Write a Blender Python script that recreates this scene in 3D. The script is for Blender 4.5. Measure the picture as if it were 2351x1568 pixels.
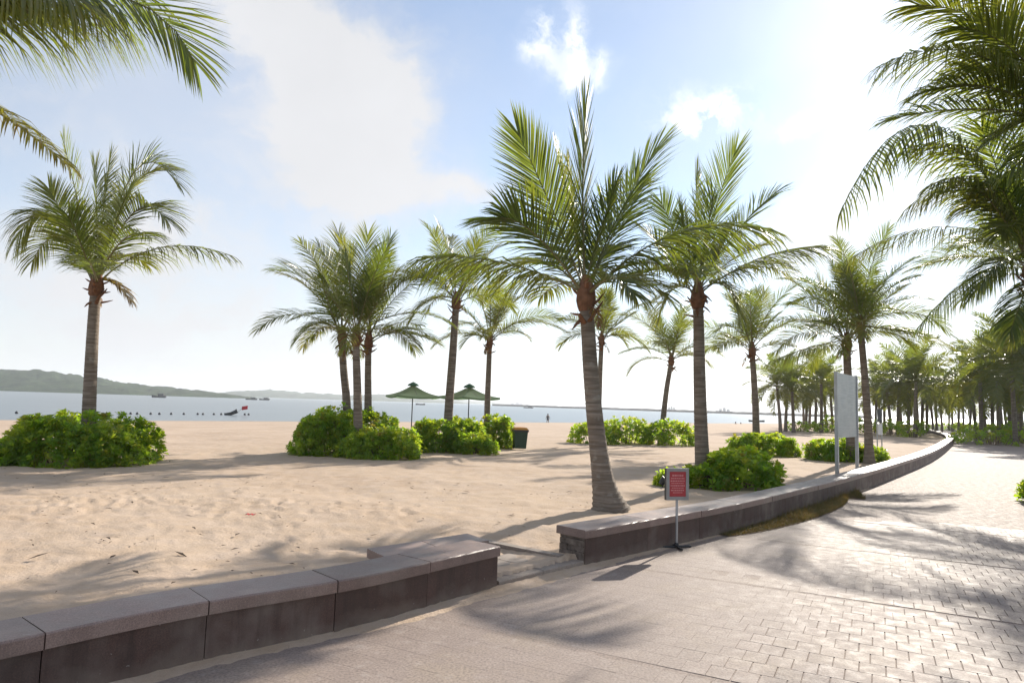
import bpy, math, random
import numpy as np
from mathutils import Vector, Matrix

sc = bpy.context.scene
for _o in list(bpy.data.objects):
    bpy.data.objects.remove(_o)
COL = sc.collection
R = math.radians

# ------------------------------------------------------------------ camera
W, H, F = 2351.0, 1568.0, 1567.3          # frame used for measuring, 24 mm lens on a 36 mm sensor
CAM_H = 1.6
PITCH, ROLL = R(5.25), R(1.80)
fwd = Vector((0, math.cos(PITCH), math.sin(PITCH)))
_r0 = Vector((1, 0, 0)); _u0 = Vector((0, -math.sin(PITCH), math.cos(PITCH)))
cR = _r0 * math.cos(ROLL) + _u0 * math.sin(ROLL)
cU = -_r0 * math.sin(ROLL) + _u0 * math.cos(ROLL)
CAM = Vector((0, 0, CAM_H))
cam = bpy.data.cameras.new('camera'); cam_o = bpy.data.objects.new('camera', cam)
COL.objects.link(cam_o)
cam.sensor_width = 36.0; cam.lens = 24.0; cam.clip_start = 0.05; cam.clip_end = 30000
cam_o.matrix_world = Matrix(((cR.x, cU.x, -fwd.x, CAM.x), (cR.y, cU.y, -fwd.y, CAM.y),
                             (cR.z, cU.z, -fwd.z, CAM.z), (0, 0, 0, 1)))
sc.camera = cam_o

# ------------------------------------------------------------------ sky, sun, exposure
SUN_AZ, SUN_EL = R(33.0), R(25.6)         # azimuth measured from +Y towards +X
sun_dir = Vector((math.sin(SUN_AZ) * math.cos(SUN_EL), math.cos(SUN_AZ) * math.cos(SUN_EL), math.sin(SUN_EL)))
world = bpy.data.worlds.new('World'); sc.world = world; world.use_nodes = True
EXPOSURE = 0.93
SKY_STRENGTH = 0.092
def build_world():
    nt = world.node_tree; n = nt.nodes; l = nt.links; n.clear()
    out = n.new('ShaderNodeOutputWorld'); bg = n.new('ShaderNodeBackground')
    sky = n.new('ShaderNodeTexSky'); sky.sky_type = 'NISHITA'; sky.sun_disc = False
    sky.sun_elevation = SUN_EL; sky.sun_rotation = SUN_AZ
    sky.air_density = 1.0; sky.dust_density = 0.08; sky.ozone_density = 2.0; sky.altitude = 0
    tc = n.new('ShaderNodeTexCoord'); sep = n.new('ShaderNodeSeparateXYZ')
    l.new(tc.outputs['Generated'], sep.inputs[0])
    def M(op, a, b=None, c=None, clamp=False):
        m = n.new('ShaderNodeMath'); m.operation = op; m.use_clamp = clamp
        for i, v in enumerate((a, b, c)):
            if v is None: continue
            if isinstance(v, (int, float)): m.inputs[i].default_value = v
            else: l.new(v, m.inputs[i])
        return m.outputs[0]
    az = M('ARCTAN2', sep.outputs[0], sep.outputs[1])
    el = M('ARCSINE', sep.outputs[2])
    comb = n.new('ShaderNodeCombineXYZ')
    l.new(az, comb.inputs[0]); l.new(el, comb.inputs[1])
    # domain warp so that every cloud edge is ragged
    def noise(scale, detail, rough, vec, off=0.0):
        t = n.new('ShaderNodeTexNoise'); t.noise_dimensions = '3D'
        t.inputs['Scale'].default_value = scale; t.inputs['Detail'].default_value = detail
        t.inputs['Roughness'].default_value = rough
        if off:
            a = n.new('ShaderNodeVectorMath'); a.operation = 'ADD'; a.inputs[1].default_value = (off, off * .7, off * 1.3)
            l.new(vec, a.inputs[0]); vec = a.outputs[0]
        l.new(vec, t.inputs['Vector']); return t
    w1 = noise(5.0, 6, .6, comb.outputs[0])
    sub = n.new('ShaderNodeVectorMath'); sub.operation = 'SUBTRACT'; sub.inputs[1].default_value = (.5, .5, .5)
    l.new(w1.outputs['Color'], sub.inputs[0])
    scl = n.new('ShaderNodeVectorMath'); scl.operation = 'SCALE'; scl.inputs['Scale'].default_value = .16
    l.new(sub.outputs[0], scl.inputs[0])
    add = n.new('ShaderNodeVectorMath'); add.operation = 'ADD'
    l.new(comb.outputs[0], add.inputs[0]); l.new(scl.outputs[0], add.inputs[1])
    wv = add.outputs[0]
    ws = n.new('ShaderNodeSeparateXYZ'); l.new(wv, ws.inputs[0])
    def blob(px, py, sx, sy, amp, rot=0.0, power=2.0):
        d = (fwd + cR * ((px - W / 2) / F) + cU * ((H / 2 - py) / F)).normalized()
        a0, e0 = math.atan2(d.x, d.y), math.asin(d.z)
        dx = M('SUBTRACT', ws.outputs[0], a0); dy = M('SUBTRACT', ws.outputs[1], e0)
        c, s = math.cos(rot), math.sin(rot)
        u = M('DIVIDE', M('ADD', M('MULTIPLY', dx, c), M('MULTIPLY', dy, s)), sx)
        v = M('DIVIDE', M('ADD', M('MULTIPLY', dx, -s), M('MULTIPLY', dy, c)), sy)
        r2 = M('ADD', M('MULTIPLY', u, u), M('MULTIPLY', v, v))
        return M('MULTIPLY', M('POWER', 2.718, M('MULTIPLY', r2, -1.0)), amp)
    # soft high veil
    soft = noise(1.7, 5, .55, wv, 3.1)
    veil = M('MULTIPLY', M('SUBTRACT', soft.outputs[0], .36), 2.4, clamp=True)
    blobs = [(650, 60, .17, .08, .85, R(-40)), (840, 250, .10, .12, .95, R(-25)), (790, 400, .07, .08, .7, 0),
             (120, 420, .33, .30, .26, 0), (1075, 440, .10, .035, .8, R(8)), (1900, 480, .13, .05, .8, R(10)),
             (2050, 640, .3, .05, .25, 0), (420, 640, .4, .12, .3, 0)]
    acc = None
    for b in blobs:
        o = blob(*b); acc = o if acc is None else M('ADD', acc, o)
    streak = n.new('ShaderNodeMapping'); l.new(wv, streak.inputs[0]); streak.inputs['Scale'].default_value = (1.0, 1.7, 1.0); streak.inputs['Rotation'].default_value = (0, 0, R(35))
    det = noise(6.5, 9, .63, streak.outputs[0], 5.3)
    body = M('ADD', M('MULTIPLY', acc, .85), M('MULTIPLY', M('SUBTRACT', det.outputs[0], .5), 1.15))
    mr = n.new('ShaderNodeMapRange'); mr.interpolation_type = 'SMOOTHSTEP'; l.new(body, mr.inputs[0])
    mr.inputs[1].default_value = .10; mr.inputs[2].default_value = 1.0; mr.inputs[3].default_value = 0.0; mr.inputs[4].default_value = .95
    mask = M('ADD', M('ADD', M('MULTIPLY', veil, .38), .22), mr.outputs[0])
    # low bank of haze cloud towards the horizon
    low = M('SUBTRACT', 1.0, M('DIVIDE', M('ABSOLUTE', sep.outputs[2]), .27), clamp=True)
    mask = M('ADD', mask, M('MULTIPLY', M('POWER', low, 1.4), .62))
    mask = M('MULTIPLY', mask, 1.0, clamp=True)
    # small bright puffs
    fine = noise(19, 9, .66, wv, 7.7)
    pf = None
    for b in [(1620, 240, .055, .026, 1.0, 0), (1590, 262, .04, .012, .7, 0), (1318, 100, .011, .05, .9, R(-12)),
              (1250, 80, .022, .03, .7, 0), (1300, 145, .05, .02, .5, 0), (1365, 140, .01, .02, .6, 0),
              (1900, 240, .05, .009, .6, R(8)), (1215, 135, .02, .012, .5, 0)]:
        o = blob(*b); pf = o if pf is None else M('ADD', pf, o)
    puff = M('MULTIPLY', M('MULTIPLY', pf, M('MULTIPLY', M('SUBTRACT', fine.outputs[0], .40), 5.5, clamp=True)), .9, clamp=True)
    # cloud brightness follows the light: brighter nearer the sun
    dot = n.new('ShaderNodeVectorMath'); dot.operation = 'DOT_PRODUCT'; dot.inputs[1].default_value = sun_dir
    l.new(tc.outputs['Generated'], dot.inputs[0])
    sp = M('MAXIMUM', dot.outputs['Value'], 0.0)
    glow = M('ADD', M('MULTIPLY', M('POWER', sp, 8.0), .6), M('MULTIPLY', M('POWER', sp, 60.0), 8.0))
    lum = M('ADD', 4.8, glow)
    shade = noise(2.6, 4, .5, wv, 11.0)
    lum = M('MULTIPLY', lum, M('ADD', .84, M('MULTIPLY', shade.outputs[0], .30)))
    cl = n.new('ShaderNodeVectorMath'); cl.operation = 'SCALE'; cl.inputs[0].default_value = (.955, .965, 1.0)
    l.new(lum, cl.inputs['Scale'])
    mx = n.new('ShaderNodeMix'); mx.data_type = 'RGBA'; l.new(mask, mx.inputs['Factor'])
    l.new(sky.outputs[0], mx.inputs[6]); l.new(cl.outputs[0], mx.inputs[7])
    cl2 = n.new('ShaderNodeVectorMath'); cl2.operation = 'SCALE'; cl2.inputs[0].default_value = (1.0, 1.0, 1.0)
    l.new(M('MULTIPLY', lum, 1.5), cl2.inputs['Scale'])
    mx2 = n.new('ShaderNodeMix'); mx2.data_type = 'RGBA'; l.new(puff, mx2.inputs['Factor'])
    l.new(mx.outputs[2], mx2.inputs[6]); l.new(cl2.outputs[0], mx2.inputs[7])
    l.new(mx2.outputs[2], bg.inputs['Color']); bg.inputs['Strength'].default_value = SKY_STRENGTH
    l.new(bg.outputs[0], out.inputs['Surface'])
build_world()
world.cycles.sampling_method = 'MANUAL'; world.cycles.sample_map_resolution = 1024

sun = bpy.data.lights.new('sun', 'SUN'); sun.energy = 4.1; sun.angle = R(0.55); sun.color = (1.0, .93, .82)
sun_o = bpy.data.objects.new('sun', sun); COL.objects.link(sun_o)
sun_o.rotation_euler = sun_dir.to_track_quat('Z', 'Y').to_euler()
sun_o.location = sun_dir * 60

vs = sc.view_settings
vs.view_transform = 'Standard'; vs.look = 'None'; vs.gamma = 1.0; vs.exposure = EXPOSURE; vs.use_curve_mapping = False
sc.cycles.use_denoising = True
sc.cycles.max_bounces = 6; sc.cycles.diffuse_bounces = 3; sc.cycles.glossy_bounces = 3
sc.cycles.transmission_bounces = 4; sc.cycles.volume_bounces = 1; sc.cycles.transparent_max_bounces = 8
sc.cycles.sample_clamp_indirect = 6.0; sc.cycles.caustics_reflective = False; sc.cycles.caustics_refractive = False

# ------------------------------------------------------------------ helpers
def ray(px, py):
    return fwd + cR * ((px - W / 2) / F) + cU * ((H / 2 - py) / F)
def at(px, py, D):
    d = ray(px, py); return CAM + d * (D / d.y)
def onz(px, py, z):
    d = ray(px, py); return CAM + d * ((z - CAM_H) / d.z)
def tag(o, label=None, cat=None, group=None, kind=None):
    if label: o['label'] = label
    if cat: o['category'] = cat
    if group: o['group'] = group
    if kind: o['kind'] = kind
    return o
def empty(name, loc=(0, 0, 0), rz=0):
    o = bpy.data.objects.new(name, None); COL.objects.link(o); o.location = loc; o.rotation_euler = (0, 0, rz)
    o.empty_display_size = .2
    return o
def link(name, me, mat=None, parent=None, loc=None):
    o = bpy.data.objects.new(name, me); COL.objects.link(o)
    if mat is not None and len(me.materials) == 0: me.materials.append(mat)
    if parent is not None:
        o.parent = parent
    if loc is not None: o.location = loc
    return o
def smooth(me):
    me.polygons.foreach_set('use_smooth', [True] * len(me.polygons))
def mesh_np(name, V, faces_flat, loop_tot, tint=None):
    V = np.asarray(V, dtype=np.float32)
    me = bpy.data.meshes.new(name)
    me.vertices.add(len(V)); me.vertices.foreach_set('co', V.ravel())
    faces_flat = np.asarray(faces_flat, dtype=np.int32); loop_tot = np.asarray(loop_tot, dtype=np.int32)
    me.loops.add(len(faces_flat)); me.loops.foreach_set('vertex_index', faces_flat)
    me.polygons.add(len(loop_tot))
    st = np.concatenate(([0], np.cumsum(loop_tot)[:-1])).astype(np.int32)
    me.polygons.foreach_set('loop_start', st); me.polygons.foreach_set('loop_total', loop_tot)
    if tint is not None:
        a = me.attributes.new('tint', 'FLOAT', 'POINT'); a.data.foreach_set('value', np.asarray(tint, dtype=np.float32))
    me.update(calc_edges=True); me.validate(); me.shade_flat()
    return me
class MB:
    """collects polygons for ONE mesh"""
    def __init__(s): s.v = []; s.f = []
    def poly(s, pts):
        b = len(s.v); s.v += [tuple(p) for p in pts]; s.f.append(tuple(range(b, b + len(pts))))
    def box(s, x0, x1, y0, y1, z0, z1, M=None, bev=0.0):
        def add(vs, fs):
            b = len(s.v)
            for p in vs:
                p = Vector(p)
                if M is not None: p = M @ p
                s.v.append(tuple(p))
            for f in fs: s.f.append(tuple(b + i for i in f))
        if bev <= 0:
            add([(x0,y0,z0),(x1,y0,z0),(x1,y1,z0),(x0,y1,z0),(x0,y0,z1),(x1,y0,z1),(x1,y1,z1),(x0,y1,z1)],
                [(3,2,1,0),(4,5,6,7),(0,1,5,4),(1,2,6,5),(2,3,7,6),(3,0,4,7)])
        else:
            b = bev
            vs = [(x0,y0,z0),(x1,y0,z0),(x1,y1,z0),(x0,y1,z0),
                  (x0,y0,z1-b),(x1,y0,z1-b),(x1,y1,z1-b),(x0,y1,z1-b),
                  (x0+b,y0+b,z1),(x1-b,y0+b,z1),(x1-b,y1-b,z1),(x0+b,y1-b,z1)]
            add(vs, [(3,2,1,0),(0,1,5,4),(1,2,6,5),(2,3,7,6),(3,0,4,7),(4,5,9,8),(5,6,10,9),(6,7,11,10),(7,4,8,11),(8,9,10,11)])
    def tube(s, path, radii, n=8, caps=True, flat=1.0):
        path = [Vector(p) for p in path]; b = len(s.v)
        up = Vector((0, 0, 1)); m = len(path); prev = None
        for i, p in enumerate(path):
            t = (path[min(i + 1, m - 1)] - path[max(i - 1, 0)]).normalized()
            a = t.cross(up)
            if a.length < 1e-3: a = t.cross(Vector((1, 0, 0)))
            a.normalize()
            if prev is not None and a.dot(prev) < 0: a = -a
            prev = a; c = t.cross(a)
            for k in range(n):
                an = 2 * math.pi * k / n
                s.v.append(tuple(p + (a * math.cos(an) + c * math.sin(an) * flat) * radii[i]))
        for i in range(m - 1):
            for k in range(n):
                k2 = (k + 1) % n
                s.f.append((b + i * n + k, b + i * n + k2, b + (i + 1) * n + k2, b + (i + 1) * n + k))
        if caps:
            s.f.append(tuple(b + k for k in range(n)))
            s.f.append(tuple(b + (m - 1) * n + k for k in reversed(range(n))))
    def lathe(s, prof, n=20, center=(0, 0, 0), close=True):
        b = len(s.v); cx, cy, cz = center
        for r, z in prof:
            for k in range(n):
                a = 2 * math.pi * k / n
                s.v.append((cx + r * math.cos(a), cy + r * math.sin(a), cz + z))
        for i in range(len(prof) - 1):
            for k in range(n):
                k2 = (k + 1) % n
                s.f.append((b + i * n + k, b + i * n + k2, b + (i + 1) * n + k2, b + (i + 1) * n + k))
        if close:
            s.f.append(tuple(b + k for k in reversed(range(n))))
            s.f.append(tuple(b + (len(prof) - 1) * n + k for k in range(n)))
    def mesh(s, name):
        me = bpy.data.meshes.new(name); me.from_pydata(s.v, [], s.f); me.update(); me.shade_flat(); return me
    def build(s, name, mat, parent=None, loc=None, sm=False):
        me = s.mesh(name)
        if sm: smooth(me)
        return link(name, me, mat, parent, loc)

# value noise on numpy arrays
def _hash(ix, iy, seed):
    n = (ix.astype(np.int64) * 374761393 + iy.astype(np.int64) * 668265263 + seed * 974711) & 0x7fffffff
    n = ((n ^ (n >> 13)) * 1274126177) & 0x7fffffff
    n = n ^ (n >> 16)
    return (n & 0xffff) / 65535.0
def vnoise(x, y, seed=0):
    x0 = np.floor(x); y0 = np.floor(y); fx = x - x0; fy = y - y0
    fx = fx * fx * fx * (fx * (fx * 6 - 15) + 10); fy = fy * fy * fy * (fy * (fy * 6 - 15) + 10)
    a = _hash(x0, y0, seed); b = _hash(x0 + 1, y0, seed); c = _hash(x0, y0 + 1, seed); d = _hash(x0 + 1, y0 + 1, seed)
    return (a * (1 - fx) + b * fx) * (1 - fy) + (c * (1 - fx) + d * fx) * fy - .5
def fbm(x, y, seed=0, oct=4, gain=.5):
    t = np.zeros_like(x, dtype=float); a = 1.0
    for i in range(oct):
        t += a * vnoise(x * 2 ** i + 17.3 * i, y * 2 ** i - 9.1 * i, seed + i); a *= gain
    return t

# ------------------------------------------------------------------ materials
def mat(name):
    m = bpy.data.materials.new(name); m.use_nodes = True; m.node_tree.nodes.clear(); return m
class NT:
    def __init__(s, m): s.m = m; s.n = m.node_tree.nodes; s.l = m.node_tree.links
    def new(s, t, **kw):
        x = s.n.new(t)
        for k, v in kw.items(): setattr(x, k, v)
        return x
    def setin(s, node, key, v):
        if hasattr(v, 'links') or isinstance(v, bpy.types.NodeSocket): s.l.new(v, node.inputs[key])
        else: node.inputs[key].default_value = v
    def coord(s, kind='Object'): return s.new('ShaderNodeTexCoord').outputs[kind]
    def pos(s): return s.new('ShaderNodeNewGeometry').outputs['Position']
    def noise(s, vec, scale, detail=4, rough=.55, out='Fac', dist=0.0):
        t = s.new('ShaderNodeTexNoise'); s.l.new(vec, t.inputs['Vector'])
        t.inputs['Scale'].default_value = scale; t.inputs['Detail'].default_value = detail; t.inputs['Roughness'].default_value = rough
        t.inputs['Distortion'].default_value = dist
        return t.outputs[out]
    def ramp(s, fac, stops):
        r = s.new('ShaderNodeValToRGB'); s.l.new(fac, r.inputs[0]); e = r.color_ramp.elements
        while len(e) < len(stops): e.new(.5)
        for i, (p, c) in enumerate(stops):
            e[i].position = p; e[i].color = (c[0], c[1], c[2], 1) if hasattr(c, '__len__') else (c, c, c, 1)
        return r.outputs[0]
    def mix(s, fac, a, b, blend='MIX'):
        m = s.new('ShaderNodeMix', data_type='RGBA', blend_type=blend)
        s.setin(m, 0, fac)
        for k, v in ((6, a), (7, b)):
            s.setin(m, k, v if isinstance(v, bpy.types.NodeSocket) else (v[0], v[1], v[2], 1))
        return m.outputs[2]
    def math(s, op, a, b=0.0, clamp=False):
        m = s.new('ShaderNodeMath', operation=op, use_clamp=clamp); s.setin(m, 0, a); s.setin(m, 1, b); return m.outputs[0]
    def mapv(s, vec, scale=(1, 1, 1), rot=(0, 0, 0), loc=(0, 0, 0)):
        m = s.new('ShaderNodeMapping'); s.l.new(vec, m.inputs[0])
        m.inputs['Scale'].default_value = scale; m.inputs['Rotation'].default_value = rot; m.inputs['Location'].default_value = loc
        return m.outputs[0]
    def attr(s, name): return s.new('ShaderNodeAttribute', attribute_name=name).outputs['Fac']
    def bump(s, h, strength=.5, dist=.02, normal=None):
        b = s.new('ShaderNodeBump'); s.l.new(h, b.inputs['Height']); b.inputs['Strength'].default_value = strength
        b.inputs['Distance'].default_value = dist
        if normal is not None: s.l.new(normal, b.inputs['Normal'])
        return b.outputs[0]
    def pbsdf(s, color, rough=.7, spec=.5, normal=None, metal=0.0, **kw):
        p = s.new('ShaderNodeBsdfPrincipled')
        s.setin(p, 'Base Color', color if isinstance(color, bpy.types.NodeSocket) else (*color, 1))
        s.setin(p, 'Roughness', rough); s.setin(p, 'Specular IOR Level', spec); s.setin(p, 'Metallic', metal)
        if normal is not None: s.l.new(normal, p.inputs['Normal'])
        return p.outputs[0]
    def out(s, sh): o = s.new('ShaderNodeOutputMaterial'); s.l.new(sh, o.inputs['Surface']); return s.m

def plain(name, col, rough=.6, spec=.5, metal=0.0, var=.25, scale=8.0, bump=.15, bscale=40):
    t = NT(mat(name)); p = t.coord('Object')
    n = t.noise(p, scale, 5, .6)
    c = t.ramp(n, [(.25, [x * (1 - var) for x in col]), (.75, [min(1, x * (1 + var)) for x in col])])
    nb = t.bump(t.noise(p, bscale, 4), bump, .004)
    return t.out(t.pbsdf(c, rough, spec, nb, metal))

def leaf_material(name, green, yellow, brown, trans, tw=.42, rough=.38, spec=.5):
    t = NT(mat(name)); tn = t.attr('tint'); info = t.new('ShaderNodeObjectInfo').outputs['Random']
    p = t.pos()
    base = t.ramp(tn, [(0.0, green), (.5, yellow), (1.0, brown)])
    nz = t.noise(p, 2.2, 3)
    base = t.mix(t.math('MULTIPLY', nz, .35), base, (green[0] * .5, green[1] * .6, green[2] * .7))
    hs = t.new('ShaderNodeHueSaturation'); t.l.new(base, hs.inputs['Color'])
    t.setin(hs, 'Value', t.math('ADD', t.math('MULTIPLY', info, .4), .8))
    base = hs.outputs[0]
    tr = t.ramp(tn, [(0.0, trans), (.5, [trans[0] * 1.5, trans[1] * 1.05, trans[2]]), (1.0, [.30, .15, .05])])
    s1 = t.pbsdf(base, rough, spec)
    tb = t.new('ShaderNodeBsdfTranslucent'); t.l.new(tr, tb.inputs['Color'])
    mx = t.new('ShaderNodeMixShader'); mx.inputs[0].default_value = tw
    t.l.new(s1, mx.inputs[1]); t.l.new(tb.outputs[0], mx.inputs[2])
    return t.out(mx.outputs[0])

M_PALM = leaf_material('palm_leaf', (.045, .068, .03), (.16, .15, .03), (.19, .11, .045), (.26, .35, .03), tw=.42)
M_BUSH = leaf_material('bush_leaf', (.075, .165, .02), (.19, .30, .02), (.18, .14, .03), (.50, .74, .04), tw=.55, rough=.34)
M_GRASS = leaf_material('grass_blade', (.07, .09, .02), (.22, .19, .06), (.32, .23, .11), (.25, .22, .06), tw=.3, rough=.6)
M_RACHIS = plain('palm_rachis', (.16, .14, .05), .45, .5, var=.35)
M_FIBRE = plain('palm_fibre', (.19, .095, .055), .9, .2, var=.5, scale=9, bump=.8, bscale=45)

def trunk_mat():
    t = NT(mat('palm_trunk')); p = t.coord('Object')
    bands = t.noise(t.mapv(p, (1.2, 1.2, 16)), 1.6, 4, .6)
    fine = t.noise(t.mapv(p, (6, 6, 1.5)), 5, 5, .65)
    c = t.ramp(bands, [(.28, (.10, .075, .055)), (.5, (.22, .175, .135)), (.72, (.36, .30, .245))])
    c = t.mix(t.math('MULTIPLY', fine, .5), c, (.14, .11, .085))
    li = t.ramp(t.noise(p, 7, 3), [(.6, 0.0), (.72, 1.0)])
    c = t.mix(t.math('MULTIPLY', li, .35), c, (.40, .38, .33))
    nb = t.bump(fine, .7, .012, t.bump(bands, .5, .02))
    return t.out(t.pbsdf(c, .88, .25, nb))
M_TRUNK = trunk_mat()

def sand_mat():
    t = NT(mat('sand')); p = t.pos()
    big = t.noise(p, .35, 4, .55); mid = t.noise(p, 3.2, 6, .6); fine = t.noise(p, 160, 2, .6)
    c = t.ramp(big, [(.25, (.42, .30, .205)), (.75, (.59, .45, .325))])
    c = t.mix(t.ramp(mid, [(.35, .0), (.7, .6)]), c, (.60, .48, .385))
    c = t.mix(t.ramp(fine, [(.3, .35), (.55, 0.0)]), c, (.30, .22, .17))
    sp = t.ramp(t.noise(p, 22, 3, .7), [(.70, 0.0), (.76, 1.0)])
    c = t.mix(t.math('MULTIPLY', sp, .5), c, (.20, .15, .115))
    sx = t.new('ShaderNodeSeparateXYZ'); t.l.new(p, sx.inputs[0])
    wet = t.ramp(t.math('ADD', t.math('MULTIPLY', sx.outputs[2], 1.0), 1.3), [(.18, 1.0), (.42, 0.0)])
    c = t.mix(t.math('MULTIPLY', wet, .45), c, (.20, .16, .13))
    h = t.math('ADD', t.math('MULTIPLY', mid, .6), t.math('MULTIPLY', t.noise(p, 28, 4, .6), .4))
    nb = t.bump(fine, .35, .004, t.bump(h, .75, .03))
    return t.out(t.pbsdf(c, .95, .15, nb))
M_SAND = sand_mat()

PU = Vector((.88, -.475, 0)).normalized(); PV = Vector((.475, .88, 0)).normalized()
PROT = math.atan2(PU.y, PU.x)
def pave_color(t, p, tn):
    n1 = t.noise(p, 2.4, 6, .65); n2 = t.noise(p, 60, 3, .6); n3 = t.noise(p, 9, 5, .6)
    c = t.ramp(tn, [(0.0, (.285, .22, .182)), (.5, (.33, .256, .214)), (1.0, (.375, .293, .247))])
    c = t.mix(t.ramp(n1, [(.35, 0.0), (.7, .6)]), c, (.40, .315, .262))
    st = t.noise(p, .8, 8, .72); c = t.mix(t.ramp(st, [(.48, 0.0), (.62, .45)]), c, (.27, .20, .175))
    ye = t.noise(p, 1.6, 5, .6); c = t.mix(t.ramp(ye, [(.5, 0.0), (.7, .5)]), c, (.44, .345, .245))
    c = t.mix(t.ramp(n2, [(.32, .7), (.6, 0.0)]), c, (.15, .12, .105))
    c = t.mix(t.ramp(n3, [(.55, 0.0), (.8, .45)]), c, (.52, .45, .40))
    return c, n2, n3
def paver_mat():
    t = NT(mat('paver')); p = t.pos()
    c, n2, n3 = pave_color(t, p, t.attr('tint'))
    nb = t.bump(n2, .45, .003, t.bump(n3, .3, .006))
    return t.out(t.pbsdf(c, t.ramp(n3, [(.3, .62), (.7, .82)]), .3, nb))
M_PAVER = paver_mat()
def promenade_mat():
    t = NT(mat('promenade_paving')); p = t.pos()
    b = t.new('ShaderNodeTexBrick'); t.l.new(t.mapv(p, rot=(0, 0, -PROT)), b.inputs['Vector'])
    b.inputs['Scale'].default_value = 1.0; b.inputs['Brick Width'].default_value = .15; b.inputs['Row Height'].default_value = .2
    b.inputs['Mortar Size'].default_value = .006; b.inputs['Mortar Smooth'].default_value = .4
    b.inputs['Color1'].default_value = (.2, .2, .2, 1); b.inputs['Color2'].default_value = (.85, .85, .85, 1); b.inputs['Mortar'].default_value = (.3, .3, .3, 1)
    c, n2, n3 = pave_color(t, p, b.outputs['Color'])
    c = t.mix(t.math('MULTIPLY', b.outputs['Fac'], .5), c, (.27, .21, .175))
    h = t.math('SUBTRACT', 1.0, b.outputs['Fac'])
    nb = t.bump(n2, .4, .003, t.bump(h, .6, .006))
    return t.out(t.pbsdf(c, t.ramp(n3, [(.3, .7), (.7, .88)]), .22, nb))
M_PROM = promenade_mat()

def granite(name, col, rough=.42, streak=.5):
    t = NT(mat(name)); p = t.pos(); info = t.new('ShaderNodeObjectInfo').outputs['Random']
    n1 = t.noise(p, 140, 3, .7); n2 = t.noise(p, 5, 5, .6); n3 = t.noise(p, 1.4, 4, .6)
    c = t.ramp(n2, [(.3, [x * .8 for x in col]), (.7, [x * 1.2 for x in col])])
    c = t.mix(t.ramp(n1, [(.35, .6), (.55, 0.0)]), c, [x * .45 for x in col])
    c = t.mix(t.ramp(n1, [(.58, 0.0), (.7, .5)]), c, [min(1, x * 1.9) for x in col])
    c = t.mix(t.ramp(n3, [(.5, 0.0), (.75, .45)]), c, (.30, .25, .21))
    hs = t.new('ShaderNodeHueSaturation'); t.l.new(c, hs.inputs['Color']); t.setin(hs, 'Value', t.math('ADD', t.math('MULTIPLY', info, .35), .82))
    drip = t.noise(t.mapv(p, (9, 9, .9)), 1.3, 5, .65); sx = t.new('ShaderNodeSeparateXYZ'); t.l.new(p, sx.inputs[0])
    hs2 = t.mix(t.math('MULTIPLY', t.ramp(drip, [(.48, 0.0), (.68, 1.0)]), streak), hs.outputs[0], [x * .45 for x in col])
    spl = t.ramp(t.math('ADD', sx.outputs[2], t.math('MULTIPLY', t.math('SUBTRACT', n2, .5), .25)), [(.0, 1.0), (.12, 0.0)])
    hs2 = t.mix(t.math('MULTIPLY', spl, .45), hs2, (.26, .205, .16))
    fl = t.ramp(t.noise(p, 26, 2, .5), [(.73, 0.0), (.76, 1.0)])
    hs2 = t.mix(t.math('MULTIPLY', fl, .5), hs2, (.38, .33, .29))
    nb = t.bump(n1, .3, .004, t.bump(n2, .35, .012))
    return t.out(t.pbsdf(hs2, t.ramp(n2, [(.3, rough), (.7, rough + .2)]), .5, nb))
M_CAP = granite('granite_cap', (.265, .182, .152), .36, .15)
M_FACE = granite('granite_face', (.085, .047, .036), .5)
M_CORE = plain('wall_mortar', (.10, .08, .07), .95, .1)
M_RUBBLE = plain('broken_masonry', (.17, .135, .11), .95, .1, var=.5, scale=14, bump=1.0, bscale=30)

def water_mat():
    t = NT(mat('sea_water')); p = t.pos()
    w1 = t.noise(t.mapv(p, (.35, 1.0, 1), rot=(0, 0, R(-45))), .9, 6, .62)
    w2 = t.noise(p, .05, 3)
    nb = t.bump(w1, .32, .3)
    c = t.ramp(w2, [(.3, (.12, .145, .15)), (.7, (.15, .18, .185))])
    return t.out(t.pbsdf(c, .28, .5, nb))
M_WATER = water_mat()
def hill_mat(name, a, b):
    t = NT(mat(name)); p = t.pos()
    n = t.noise(p, .045, 6, .65)
    return t.out(t.pbsdf(t.ramp(n, [(.35, a), (.65, b)]), 1.0, .1, t.bump(t.noise(p, .12, 5, .7), 1.0, 4.0)))
M_HILL = hill_mat('forest_hill', (.018, .032, .014), (.055, .085, .032))
M_ROCK = plain('breakwater_rock', (.09, .08, .075), .95, .1, scale=.2)
M_STEEL = plain('galvanised_steel', (.42, .43, .44), .42, .5, metal=.7, var=.2, scale=5, bump=.05)
def board_mat():
    t = NT(mat('board_sheet')); p = t.coord('Object')
    streak = t.noise(t.mapv(p, (1.0, 1.0, 26)), 1.5, 5, .65); blot = t.noise(p, 2.0, 5, .6)
    c = t.ramp(streak, [(.3, (.36, .38, .385)), (.7, (.52, .54, .55))])
    c = t.mix(t.ramp(blot, [(.45, 0.0), (.7, .5)]), c, (.62, .60, .58))
    return t.out(t.pbsdf(c, .45, .5, t.bump(streak, .2, .01), .25))
M_BOARD = board_mat()
M_DARK = plain('dark_steel', (.035, .034, .034), .5, .5, var=.3)
M_FRAME = plain('sign_frame_grey', (.30, .29, .275), .5, .5, var=.15)
M_RED = plain('sign_red', (.42, .045, .05), .5, .5, var=.12)
M_PINK = plain('sign_lettering', (.62, .26, .25), .6, .4, var=.1)
M_WHITE = plain('white_sheet', (.72, .72, .70), .5, .5, var=.08)
M_GREENFAB = None
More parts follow.
